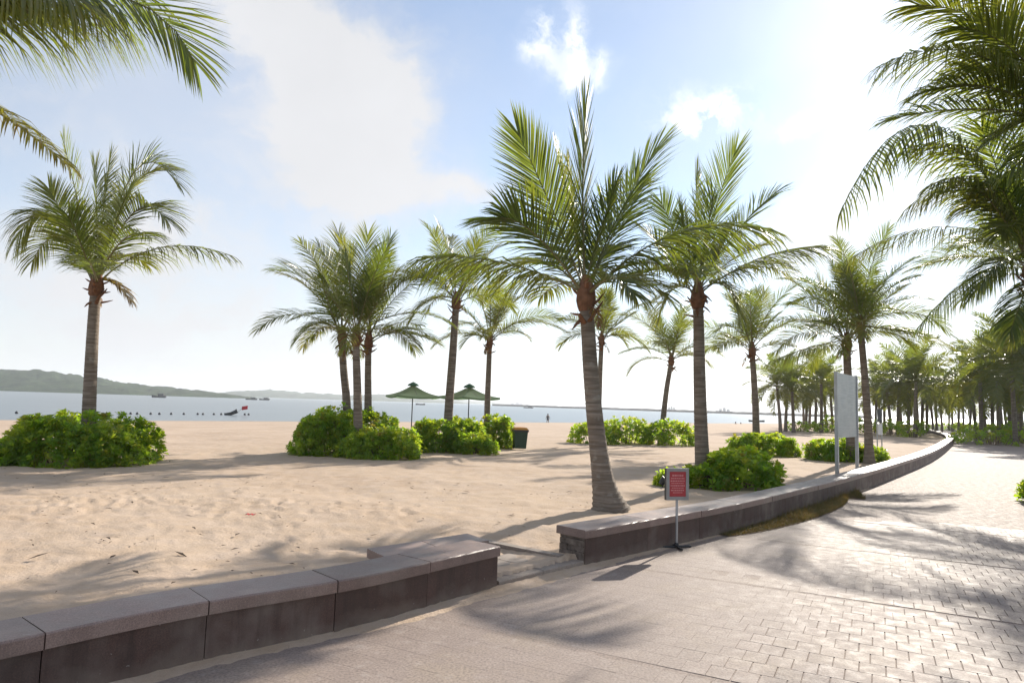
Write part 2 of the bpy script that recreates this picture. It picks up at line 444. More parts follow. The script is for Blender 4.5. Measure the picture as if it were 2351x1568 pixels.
def fabric_mat():
    t = NT(mat('umbrella_canvas')); p = t.coord('Object')
    n = t.noise(p, 5, 4)
    c = t.ramp(n, [(.3, (.05, .12, .075)), (.7, (.075, .16, .10))])
    s1 = t.pbsdf(c, .8, .2)
    tb = t.new('ShaderNodeBsdfTranslucent'); tb.inputs['Color'].default_value = (.27, .38, .24, 1)
    mx = t.new('ShaderNodeMixShader'); mx.inputs[0].default_value = .55; t.l.new(s1, mx.inputs[1]); t.l.new(tb.outputs[0], mx.inputs[2])
    return t.out(mx.outputs[0])
M_FABRIC = fabric_mat()
M_BIN = plain('bin_green', (.02, .055, .03), .45, .5, var=.2)
M_LID = plain('bin_lid_orange', (.55, .24, .03), .45, .5, var=.2)
M_SOIL = plain('strip_soil', (.20, .14, .085), .95, .1, var=.45, scale=7, bump=.9, bscale=25)
M_LAWN = plain('lawn_turf', (.07, .095, .03), .95, .1, var=.5, scale=3, bump=.9, bscale=30)
M_LITTER = plain('dry_litter', (.10, .07, .05), .9, .2, var=.5)
M_SCRAP = plain('red_scrap', (.55, .07, .06), .5, .4)
M_SKIN = plain('skin', (.30, .18, .12), .6, .4)
M_SWIM = plain('dark_swimwear', (.02, .02, .03), .7, .3)
M_HULL = plain('boat_hull', (.045, .05, .055), .6, .4)
M_BUOY = plain('float_dark', (.03, .03, .035), .5, .5)
M_FLAG = plain('flag_red', (.6, .03, .04), .7, .3)
M_CONC = plain('far_building', (.45, .45, .46), .8, .2, scale=.05)

# ------------------------------------------------------------------ layout curves
WALL = [(-6.3, -1.3), (-4.15, 1.45), (-2.54, 3.39), (-1.88, 4.17), (-1.0, 4.97), (-.11, 6.05), (.757, 6.98), (1.08, 7.29), (3.05, 9.31), (4.7, 11.25),
        (6.4, 13.3), (9.7, 17.5), (15.5, 25.2), (22.5, 35.2), (29.2, 45.2), (36.5, 57.5), (43.5, 71), (52, 90), (58, 110), (62, 140)]
def resample(pts, step):
    P = [Vector((x, y, 0)) for x, y in pts]; out = []
    dense = []
    for i in range(len(P) - 1):
        p0 = P[max(i - 1, 0)]; p1 = P[i]; p2 = P[i + 1]; p3 = P[min(i + 2, len(P) - 1)]
        for k in range(30):
            t = k / 30
            dense.append(.5 * ((2 * p1) + (-p0 + p2) * t + (2 * p0 - 5 * p1 + 4 * p2 - p3) * t * t + (-p0 + 3 * p1 - 3 * p2 + p3) * t ** 3))
    dense.append(P[-1])
    s = [0.0]
    for a, b in zip(dense[:-1], dense[1:]): s.append(s[-1] + (b - a).length)
    s = np.array(s); q = np.arange(0, s[-1], step)
    X = np.interp(q, s, [d.x for d in dense]); Y = np.interp(q, s, [d.y for d in dense])
    return np.stack([X, Y], 1), q
WL, WS = resample(WALL, .05)
def wall_at(s):
    i = min(max(s / .05, 0), len(WL) - 2); k = int(i); f = i - k
    p = WL[k] * (1 - f) + WL[k + 1] * f; t = WL[k + 1] - WL[k]; t = t / np.hypot(*t)
    return Vector((p[0], p[1], 0)), Vector((t[0], t[1], 0)), Vector((-t[1], t[0], 0))   # point, tangent, normal towards the beach
def wall_s(x, y):
    return WS[np.argmin((WL[:, 0] - x) ** 2 + (WL[:, 1] - y) ** 2)]
_WLc = WL[::8]; _WTc = np.gradient(_WLc, axis=0)
def sdist(x, y):
    """signed distance to the wall front line, positive on the beach side (numpy arrays)"""
    x = np.asarray(x, float).ravel(); y = np.asarray(y, float).ravel(); out = np.empty_like(x)
    for a in range(0, len(x), 20000):
        X = x[a:a + 20000, None]; Y = y[a:a + 20000, None]
        dx = X - _WLc[None, :, 0]; dy = Y - _WLc[None, :, 1]
        k = np.argmin(dx * dx + dy * dy, 1); r = np.arange(len(k))
        tx, ty = _WTc[k, 0], _WTc[k, 1]; n = np.hypot(tx, ty); tx = tx / n; ty = ty / n
        lat = -ty * dx[r, k] + tx * dy[r, k]
        lon = tx * dx[r, k] + ty * dy[r, k]
        big = np.abs(lon) > .5
        out[a:a + 20000] = np.where(big, np.sign(lat) * np.hypot(lat, lon), lat)
    return out
S_DIR = Vector((.70, .714, 0)).normalized(); S_N = Vector((-S_DIR.y, S_DIR.x, 0))
def beach_s(x, y): return (x + .11) * S_N.x + (y - 6.05) * S_N.y
def sand_base(x, y):
    s = beach_s(x, y)
    return np.interp(s, [-60, 0, 4, 12, 30, 45, 58, 68, 80, 120, 400], [.10, .13, .11, .06, -.12, -.42, -.80, -1.1, -1.5, -3, -4])
WATER_Z = -1.1
def G(px, py, dz=0.0):
    z = .1
    for _ in range(12):
        p = onz(px, py, z); z = float(sand_base(p.x, p.y)) + dz
    return Vector((p.x, p.y, z - dz))
def gz(x, y): return float(sand_base(x, y))

# ------------------------------------------------------------------ ground: sand sheet, sea, promenade, lawn
def build_sand():
    nD, nA = 430, 470
    D = np.concatenate([np.linspace(-6, 1.2, 8), np.geomspace(1.6, 260, nD)])
    A = np.concatenate([np.linspace(-3.2, -1.15, 16), np.linspace(-1.1, 1.15, nA), np.linspace(1.25, 3.2, 16)])
    Y = np.repeat(D[:, None], len(A), 1); X = A[None, :] * np.maximum(np.abs(Y), 2.2)
    x = X.ravel(); y = Y.ravel()
    sd = sdist(x, y); z = sand_base(x, y)
    near = np.clip(1.2 - np.hypot(x, y) / 60, .15, 1)
    und = fbm(x * .45, y * .45, 5, 3) * .06
    foot = fbm(x * 3.1, y * 3.1, 11, 3, .6) * .014
    dim = np.minimum(vnoise(x * 4.4, y * 4.4, 31) + .16, 0) * .035
    ridge = -np.abs(fbm(x * 2.0 + .3, y * 2.0, 23, 3)) * .012
    fine = fbm(x * 9.0, y * 9.0, 41, 2) * .012
    z = z + (und + foot + dim + ridge + fine) * near
    frng = random.Random(12); prints = []
    for tr in range(11):                                     # walked tracks
        a0 = frng.uniform(-.9, .9) + (0 if frng.random() < .5 else 3.14); px_, py_ = frng.uniform(-7, .5), frng.uniform(6.2, 14)
        for st in range(16):
            a0 += frng.uniform(-.12, .12); px_ += .62 * math.cos(a0); py_ += .62 * math.sin(a0); sd_ = .09 * (1 if st % 2 else -1)
            prints.append((px_ - math.sin(a0) * sd_, py_ + math.cos(a0) * sd_, a0, frng.uniform(.009, .02)))
    for k in range(260):                                     # churned patch
        prints.append((frng.uniform(-6.5, -1.2), frng.gauss(9.4, .45), frng.uniform(0, 6.28), frng.uniform(.007, .016)))
    for (fx, fy, fa, fd) in prints:
        m_ = (np.abs(x - fx) < .4) & (np.abs(y - fy) < .4)
        if not m_.any(): continue
        dx = x[m_] - fx; dy = y[m_] - fy; lu = (dx * math.cos(fa) + dy * math.sin(fa)) / .12; lv = (-dx * math.sin(fa) + dy * math.cos(fa)) / .055
        r2 = lu * lu + lv * lv; z[m_] += -fd * np.exp(-r2 ** 2) + fd * .45 * np.exp(-(np.sqrt(r2) - 1.5) ** 2 * 5)
    # drifts lean against the back of the wall
    z = z + .07 * np.exp(-np.clip(sd - .35, 0, 9) / .8) * (.6 + vnoise(x * .9, y * .9, 77)) * (sd > .1)
    z = z - .09 * np.exp(-((x - .0) ** 2 + (y - 7.0) ** 2) / .75)
    z = np.where((sd < .12) & (y < 118), -.09, z)
    n, m = Y.shape
    idx = np.arange(n * m).reshape(n, m)
    q = np.stack([idx[:-1, :-1], idx[:-1, 1:], idx[1:, 1:], idx[1:, :-1]], -1).reshape(-1, 4)
    me = mesh_np('sand', np.stack([x, y, z], 1), q.ravel(), np.full(len(q), 4))
    smooth(me); tag(link('sand', me, M_SAND), kind='structure')
build_sand()

def build_sea():
    mb = MB()
    q = [-6800, -2500, -1000, -400, -150, 0, 150, 400, 1000, 2500, 6800]
    ys = [20, 60, 120, 250, 600, 1400, 3000, 6800]
    for i in range(len(q) - 1):
        for j in range(len(ys) - 1):
            mb.poly([(q[i], ys[j], WATER_Z), (q[i + 1], ys[j], WATER_Z), (q[i + 1], ys[j + 1], WATER_Z), (q[i], ys[j + 1], WATER_Z)])
    tag(mb.build('sea', M_WATER), kind='structure')
build_sea()

EDGE = 2.55                                     # distance of the paving seam from the wall
def build_promenade():
    # bedding sheet: follows the wall, from under its face to the lawn on the right
    offs = np.array([.16, 0, -.3, -.8, -1.4, -2.0, -2.6, -3.2, -4.2, -5.2])
    ss = np.concatenate([np.arange(0, 60, .6), np.arange(60, WS[-1] - 1, 3.0)])
    V = []
    for s in ss:
        p, t, nn = wall_at(s)
        for k, o in enumerate(offs):
            D = p.y
            deep = np.interp(o, [-2.8, -1.5], [-.006, -.0006]) if D < 10.5 else -.003
            V.append((p.x + nn.x * o, p.y + nn.y * o, deep))
    n, m = len(ss), len(offs); idx = np.arange(n * m).reshape(n, m)
    q = np.stack([idx[:-1, :-1], idx[1:, :-1], idx[1:, 1:], idx[:-1, 1:]], -1).reshape(-1, 4)[:, ::-1]
    me = mesh_np('promenade', V, q.ravel(), np.full(len(q), 4))
    prom = tag(link('promenade', me, M_PROM), kind='structure')
    # pavers
    rng = random.Random(4)
    cells = []
    v = 1.2; row = 0; vlines = [4.37 + 2.46 * k for k in range(-1, 6)]
    while v < 12.5:
        for vl in vlines:
            if v < vl <= v + .2: v = vl + .014
        u = -6 + (.075 if row % 2 else 0) + rng.uniform(-.012, .012)
        while u < 7.5:
            c = PU * (u + .075) + PV * (v + .1)
            cells.append((c.x, c.y, row)); u += .15
        v += .2; row += 1
    cells = np.array(cells); sd = sdist(cells[:, 0], cells[:, 1])
    tanx = cells[:, 0] / np.maximum(cells[:, 1], .3)
    keep = (sd < .03) & (sd > -4.9) & (cells[:, 1] > 2.6) & (cells[:, 1] < 10.6) & (tanx > -.95) & (tanx < 1.0)
    cells = cells[keep]; sd = sd[keep]
    def paver_geo(hu, hv, ch, tilt):
        zt = [tilt[0] * sx + tilt[1] * sy for sx, sy in ((-1, -1), (1, -1), (1, 1), (-1, 1))]
        c4 = [(-hu, -hv), (hu, -hv), (hu, hv), (-hu, hv)]
        V = [(a, b, -.03) for a, b in c4] + [(a, b, -ch * .8 + z) for (a, b), z in zip(c4, zt)] + \
            [(a - math.copysign(ch, a), b - math.copysign(ch, b), z) for (a, b), z in zip(c4, zt)]
        Fq = [(8, 9, 10, 11)] + [(4 + i, 4 + (i + 1) % 4, 8 + (i + 1) % 4, 8 + i) for i in range(4)] + [(i, (i + 1) % 4, 4 + (i + 1) % 4, 4 + i) for i in range(4)]
        return V, Fq
    geos = []; metas = []
    for k in range(12):
        g = paver_geo(.0722 - rng.uniform(0, .0022), .0988 - rng.uniform(0, .0008), rng.uniform(.0008, .0016), (rng.uniform(-1, 1) * .0003, rng.uniform(-1, 1) * .0003))
        geos.append(g)
        metas.append(mesh_np('paver', g[0], np.array(g[1]).ravel(), [4] * len(g[1]), [rng.random()] * 12))
    for me in metas: me.materials.append(M_PAVER)
    nworn = len(geos)
    for k in range(8):                          # worn pavers, joints filled with sand, nearer the wall
        g = paver_geo(.0746, .0996, .0006, (rng.uniform(-1, 1) * .0002, rng.uniform(-1, 1) * .0002)); geos.append(g)
        metas.append(mesh_np('paver', g[0], np.array(g[1]).ravel(), [4] * len(g[1]), [.35 + .4 * rng.random()] * 12)); metas[-1].materials.append(M_PAVER)
    # which show largest: nearest to the camera inside the frame
    ok = (np.abs(tanx[keep]) < .74) & (cells[:, 1] > 3.75)
    order = np.argsort(np.where(ok, cells[:, 1], 99))
    single = set(order[:300].tolist())
    V = []; Fq = []; T = []
    for i, (x, y, r) in enumerate(cells):
        worn = rng.random() < np.interp(sd[i], [-2.7, -1.5], [.05, .97])
        k = nworn + rng.randrange(8) if worn else rng.randrange(12); dz = (rng.uniform(-.0006, .0006) - .0003) * (.4 if worn else 1)
        rz = PROT + rng.uniform(-.008, .008)
        if i in single:
            o = bpy.data.objects.new('paver', metas[k]); COL.objects.link(o); o.parent = prom
            o.location = (x, y, dz); o.rotation_euler = (0, 0, rz)
        else:
            b = len(V); ca, sa = math.cos(rz), math.sin(rz); tt = .35 + .4 * rng.random() if worn else rng.random()
            for a, bb, z in geos[k][0]:
                V.append((x + a * ca - bb * sa, y + a * sa + bb * ca, z + dz)); T.append(tt)
            for f in geos[k][1]: Fq.append([b + j for j in f])
    me = mesh_np('paver_field', V, np.array(Fq).ravel(), [4] * len(Fq), T)
    o = link('paver_field', me, M_PAVER, prom); o['kind'] = 'stuff'
    # lawn right of the promenade
    mb = MB(); prev = None
    for s in np.arange(0, WS[-1] - 2, 2.0):
        p, t, nn = wall_at(s); c = p - nn * (3.7 if s < 40 else 4.6); far = p - nn * 120
        cur = (c, far)
        if prev is not None:
            a, b = prev
            mb.poly([(a.x, a.y, .03), (b.x, b.y, .03), (far.x, far.y, .03), (c.x, c.y, .03)])
            mb.poly([(a.x, a.y, -.05), (a.x, a.y, .03), (c.x, c.y, .03), (c.x, c.y, -.05)])
        prev = cur
    tag(mb.build('lawn', M_LAWN), kind='structure')
build_promenade()

# ------------------------------------------------------------------ low walls
WALL_H = .36; CAP_T = .082; CAP_W = .385
_jr = random.Random(55)
def strip_block(mb, s0, s1, o0, o1, z0, z1, bev=.006, n=None, jitter=0):
    """a block that follows the wall curve from s0 to s1, between offsets o0 (front) and o1 (back)"""
    n = n or max(1, int((s1 - s0) / .3)); rings = []
    for k in range(n + 1):
        p, t, nn = wall_at(s0 + (s1 - s0) * k / n)
        j1, j2, j3 = (_jr.uniform(-1, 1) * jitter for _ in range(3))
        prof = [(o0 + j1 * .5, z0), (o0 + j1, z1 - bev + j2), (o0 + bev + j1 + j3, z1), (o1 - bev, z1), (o1, z1 - bev), (o1, z0)]
        rings.append([(p.x + nn.x * o, p.y + nn.y * o, z) for o, z in prof])
    b = len(mb.v); m = 6
    for r in rings: mb.v += r
    for k in range(n):
        for j in range(m):
            j2 = (j + 1) % m
            mb.f.append((b + k * m + j, b + (k + 1) * m + j, b + (k + 1) * m + j2, b + k * m + j2))
    mb.f.append(tuple(b + j for j in range(m))); mb.f.append(tuple(b + n * m + j for j in reversed(range(m))))
def low_wall(name_label, s_start, s_end, cap_len, first_end=True):
    p, t, nn = wall_at((s_start + s_end) / 2)
    th = tag(empty('low_wall', (0, 0, 0)), name_label, 'wall')
    rng = random.Random(int(s_start * 10) + 3)
    mb = MB(); strip_block(mb, s_start + .05, s_end - .03, .06, CAP_W - .05, -.08, WALL_H - CAP_T - .004, .001, n=max(2, int((s_end - s_start) / .4)))
    mb.build('core', M_CORE, th)
    s = s_start
    while s < s_end - .1:
        e = min(s + cap_len, s_end)
        mb = MB(); dz = rng.uniform(-.002, .002)
        strip_block(mb, s + .004, e - .004, -.005 + rng.uniform(-.003, .003), CAP_W, WALL_H - CAP_T, WALL_H + dz, .009, n=max(2, int((e - s) / .07)), jitter=.0022)
        mb.build('cap_stone', M_CAP, th)
        a, b2 = max(s, s_start + .035), e
        mb = MB(); strip_block(mb, a + .003, b2 - .003, .022 + rng.uniform(-.002, .002), .058, -.08, WALL_H - CAP_T - .002, .003)
        mb.build('facing_stone', M_FACE, th)
        s = e
    return th
S_LEFT_END = wall_s(-.02, 6.13); S_RIGHT_START = wall_s(.80, 7.01)
low_wall('low brown granite wall with jointed cap stones left of the gap, foreground', .37, S_LEFT_END, .85)
right_wall = low_wall('long low granite wall curving away along the promenade, right of the gap', S_RIGHT_START, wall_s(45, 74), 1.15)
# broken rough masonry at the open end of the right wall
def rough_end():
    rng = random.Random(8); z = -.06; k = 0
    while z < WALL_H - CAP_T - .02:
        h = min(rng.uniform(.05, .09), WALL_H - CAP_T - .004 - z); mb = MB(); o = .03
        while o < CAP_W - .04:
            w = min(rng.uniform(.09, .2), CAP_W - .03 - o)
            strip_block(mb, S_RIGHT_START + .02 + rng.uniform(0, .022), S_RIGHT_START + .06, o + .003, o + w, z + .003, z + h, .006, n=1); o += w
        mb.build('end_stone', M_RUBBLE, right_wall)['kind'] = 'stuff'; z += h
rough_end()
def gap_parts():
    # threshold slab between the two walls
    th = tag(empty('threshold_slab'), 'sandy stone threshold in the gap between the two low walls', 'step')
    s0, s1 = S_LEFT_END + .002, S_RIGHT_START + .03
    for k in range(2):
        mb = MB(); a = s0 + (s1 - s0) * k / 2; b = s0 + (s1 - s0) * (k + 1) / 2
        strip_block(mb, a + .003, b - .003, .03, .75, -.06, .05 + .002 * k, .01)
        mb.build('slab_stone', M_STEP, th)
    # stone return slab lying behind the left wall
    th = tag(empty('stone_slab'), 'dark stone slab lying on the sand behind the left wall end', 'slab')
    A = onz(842, 1259, .25); B = onz(1074, 1224, .25); Cc = onz(1130, 1240, .25); Dd = onz(872, 1273, .25)
    ax = (B - A); ay = (Dd - A); n = 2
    for k in range(n):
        mb = MB(); q = []
        for (f, g) in ((k / n + .004, 0), ((k + 1) / n - .004, 0), ((k + 1) / n - .004, 1), (k / n + .004, 1)):
            q.append(A + ax * f + ay.normalized() * (g * .40))
        top = [Vector((p.x, p.y, .25)) for p in q]; bot = [Vector((p.x, p.y, .17)) for p in q]
        mb.poly(top[::-1]); mb.poly(bot)
        for i in range(4): mb.poly([bot[i], top[i], top[(i + 1) % 4], bot[(i + 1) % 4]])
        o = mb.build('slab_stone', M_CAP, th)
    mb = MB(); q = []
    for (f, g) in ((.06, .12), (.98, .12), (.98, .9), (.06, .9)): q.append(A + ax * f + ay.normalized() * (g * .40))
    for i in range(4):
        a, b = q[i], q[(i + 1) % 4]
        mb.poly([(a.x, a.y, -.05), (b.x, b.y, -.05), (b.x, b.y, .17), (a.x, a.y, .17)])
    mb.build('footing', M_FACE, th)
    # low sunken edging that runs from the slab to the foot of the right wall
    th = tag(empty('edging_strip'), 'thin half-buried stone edging across the gap behind the threshold', 'edging')
    a = G(1078, 1228); b = G(1290, 1267); d = (b - a); n = 3
    side = Vector((-d.y, d.x, 0)).normalized()
    for k in range(n):
        mb = MB(); p0 = a + d * (k / n + .003); p1 = a + d * ((k + 1) / n - .003)
        t = [p0 + side * .05, p0 - side * .05, p1 - side * .05, p1 + side * .05]
        top = [Vector((p.x, p.y, .10)) for p in t]; bot = [Vector((p.x, p.y, 0)) for p in t]
        mb.poly(top)
        for i in range(4): mb.poly([top[i], bot[i], bot[(i + 1) % 4], top[(i + 1) % 4]])
        mb.build('edging_stone', M_STEP, th)
def sand_drift():
    rng = np.random.RandomState(3); V = []; idx = []; ss = np.arange(2.0, 22.0, .06); m = 7
    for s_ in ss:
        p, t, nn = wall_at(s_); w = .05 + .16 * max(0, float(vnoise(np.array([s_ * .9]), np.array([.3]), 9)[0]) + .25) + .02 * rng.uniform(-1, 1)
        if S_LEFT_END - .3 < s_ < S_RIGHT_START + .4: w += .05
        if s_ > S_RIGHT_START + 1.5: w *= .55
        for j in range(m):
            f = j / (m - 1); o = .05 - f * (w + .05); h = .016 * (1 - f) ** 1.6 * (.6 + .8 * rng.uniform(0, 1)) - .0022 * (f > .95) + .0012
            V.append((p.x + nn.x * o, p.y + nn.y * o, h))
    idx = np.arange(len(V)).reshape(-1, m); q = np.stack([idx[:-1, :-1], idx[1:, :-1], idx[1:, 1:], idx[:-1, 1:]], -1).reshape(-1, 4)[:, ::-1]
    me = mesh_np('sand_drift', V, q.ravel(), np.full(len(q), 4)); smooth(me)
    tag(link('sand_drift', me, M_SAND), 'thin drift of sand along the foot of the low walls', 'sand', kind='stuff')
sand_drift()
M_STEP = granite('sandy_step', (.32, .26, .215), .7)
gap_parts()

# ------------------------------------------------------------------ palms
def bez(p0, pm, p1, n):
    c = pm * 2 - (p0 + p1) * .5
    return [p0 * (1 - t) ** 2 + c * (2 * t * (1 - t)) + p1 * t * t for t in [.88 * i / n for i in range(n + 1)]]
def frond_meshes(pts, lat, seed, tint=0.0, n=62, leaf=.62, hw=.017, droop=.22, vee=.28, petiole=.2, sweep=.5, rr=.022, ragged=.12, seg=3):
    """pts: rachis points, lat: unit lateral vector per point. Returns (leaflet mesh, rachis mesh)"""
    rng = np.random.RandomState(seed)
    if seg == 3: n = int(n * 1.02); leaf *= 1.15; hw *= .66; droop *= .72; sweep *= 1.75
    P = np.array([tuple(p) for p in pts]); L = np.array([tuple(a) for a in lat])
    m = len(P); tt = np.linspace(0, 1, m)
    T = np.gradient(P, axis=0); T /= np.linalg.norm(T, axis=1)[:, None]
    L = L - T * np.sum(T * L, 1)[:, None]; L /= np.linalg.norm(L, axis=1)[:, None]
    N = np.cross(L, T); 
    if N[m // 2, 2] < 0: N = -N
    Vs = []; Fs = []; LT = []; Ti = []
    for sg in (-1, 1):
        t = np.linspace(petiole, .995, n) + rng.uniform(-.4, .4, n) * (1 - petiole) / n
        t = np.clip(t, petiole, .998)
        I = lambda A: np.stack([np.interp(t, tt, A[:, k]) for k in range(3)], 1)
        p = I(P); T_ = I(T); L_ = I(L) * sg; N_ = I(N)
        q = (t - petiole) / (1 - petiole)
        ln = leaf * np.interp(q, [0, .06, .25, .55, .8, .94, 1], [.45, .7, .98, 1.0, .84, .66, .52]) * rng.uniform(1 - ragged, 1 + ragged * .6, n)
        a = sweep * np.interp(q, [0, .3, .75, .92, 1], [.6, .95, 1.5, 2.4, 4.0]) + rng.normal(0, .07, n)
        d = T_ * a[:, None] + L_ + N_ * (vee + rng.normal(0, .10, n))[:, None]
        d /= np.linalg.norm(d, axis=1)[:, None]
        dr = droop * rng.uniform(.55, 1.5, n)
        w = np.cross(d, N_); w /= np.linalg.norm(w, axis=1)[:, None]
        tw = rng.normal(0, .35, n)[:, None]
        nrm = np.cross(w, d); w = w * np.cos(tw) + nrm * np.sin(tw)
        prof = [.65, 1.0, .8, .0] if seg == 3 else [.75, 1.0, .0]
        base = sum(len(x) for x in Vs); cols = []
        cur = p.copy(); dd = d
        for k in range(seg + 1):
            if k < seg:
                cols += [cur - w * hw * prof[k], cur + w * hw * prof[k]]
                cur = cur + dd * (ln / seg)[:, None]
                dd = dd + np.array([0, 0, -1.0]) * (dr * (1 + .5 * k))[:, None]
                dd /= np.linalg.norm(dd, axis=1)[:, None]
            else: cols += [cur]
        nv = len(cols); V = np.stack(cols, 1).reshape(-1, 3); Vs.append(V)
        ti = np.clip(tint + rng.normal(0, .06, n), 0, 1)
        tip = np.linspace(0, .22, nv)[None, :] * (rng.random_sample(n) < .4)[:, None] + ti[:, None]
        Ti.append(np.clip(tip, 0, 1).ravel())
        b = base + np.arange(n) * nv
        for k in range(seg - 1):
            f = np.stack([b + 2 * k, b + 2 * k + 1, b + 2 * k + 3, b + 2 * k + 2], 1); Fs.append(f.ravel()); LT.append(np.full(n, 4))
        f = np.stack([b + 2 * (seg - 1), b + 2 * seg - 1, b + 2 * seg], 1); Fs.append(f.ravel()); LT.append(np.full(n, 3))
    me = mesh_np('frond', np.concatenate(Vs), np.concatenate(Fs), np.concatenate(LT), np.concatenate(Ti))
    mb = MB(); sel = list(range(0, m, 2)) + ([m - 1] if (m - 1) % 2 else [])
    rad = [rr * (1.9 if i == 0 else 1.25 if tt[i] < .12 else 1 - .85 * tt[i]) + .002 for i in sel]
    mb.tube([pts[i] for i in sel], rad, 5, True, .7)
    return me, mb.mesh('rachis')

def curve_frond(base, az, e0, L, bend, n=14, power=1.5):
    """rachis that starts at elevation e0 and bends down by `bend` in total"""
    pts = [base.copy()]; h = Vector((math.cos(az), math.sin(az), 0)); p = base.copy()
    for i in range(n):
        t = (i + .5) / n; e = e0 - bend * t ** power
        p = p + (h * math.cos(e) + Vector((0, 0, math.sin(e)))) * (L / n); pts.append(p.copy())
    lat = Vector((-math.sin(az), math.cos(az), 0))
    return pts, [lat] * (n + 1)
def rot_about(v, ax, an): return Matrix.Rotation(an, 3, ax) @ v

def trunk_mesh(path, r0, r1, flare, sides=14, ring=.075):
    P = [Vector(p) for p in path]; dense = []
    for i in range(len(P) - 1):
        p0 = P[max(i - 1, 0)]; p1 = P[i]; p2 = P[i + 1]; p3 = P[min(i + 2, len(P) - 1)]
        for k in range(12):
            t = k / 12
            dense.append(.5 * ((2 * p1) + (-p0 + p2) * t + (2 * p0 - 5 * p1 + 4 * p2 - p3) * t * t + (-p0 + 3 * p1 - 3 * p2 + p3) * t ** 3))
    dense.append(P[-1]); s = [0]
    for a, b in zip(dense[:-1], dense[1:]): s.append(s[-1] + (b - a).length)
    tot = s[-1]; n = int(tot / ring); pts = []; rad = []
    rng = random.Random(int(tot * 1000))
    arr = np.array([tuple(d) for d in dense])
    f = lambda q: Vector([float(np.interp(q, s, arr[:, k])) for k in range(3)])
    q = 0.0
    while q < tot:
        h = q / tot; r = r0 + (r1 - r0) * h + flare * math.exp(-q / .28)
        st = ring * rng.uniform(.7, 1.3)
        g = rng.uniform(.01, .05)
        pts += [f(q), f(q + st * .72), f(q + st * .8)]; rad += [r, r * (1 + g * .4), r * (1 - g)]
        q += st
    mb = MB(); mb.tube(pts, rad, sides)
    # slight out of round
    return mb
def fibre_mesh(top, r, h, seed, axis=Vector((0, 0, 1))):
    """brown fibrous crown shaft with the stubs of old leaf bases"""
    rng = random.Random(seed); mb = MB()
    prof = [(0, .92), (.12, 1.15), (.3, 1.35), (.5, 1.25), (.75, .95), (1.0, .5)]
    mb.tube([top + axis * (a * h - .1) for a, b in prof], [r * b * rng.uniform(.94, 1.06) for a, b in prof], 10)
    for k in range(14):
        az = k * 2.4 + rng.uniform(-.3, .3); z = rng.uniform(-.28, .25); o = Vector((math.cos(az), math.sin(az), 0))
        b = top + axis * z + o * r * .75
        L = rng.uniform(.12, .3); up = rng.uniform(.2, 1.2) if rng.random() < .75 else -.9
        e = b + (o + Vector((0, 0, up))).normalized() * L
        mb.tube([b, (b + e) / 2 + o * .015, e], [.05 * rng.uniform(.7, 1.2), .038, .012], 5, True, .5)
    return mb
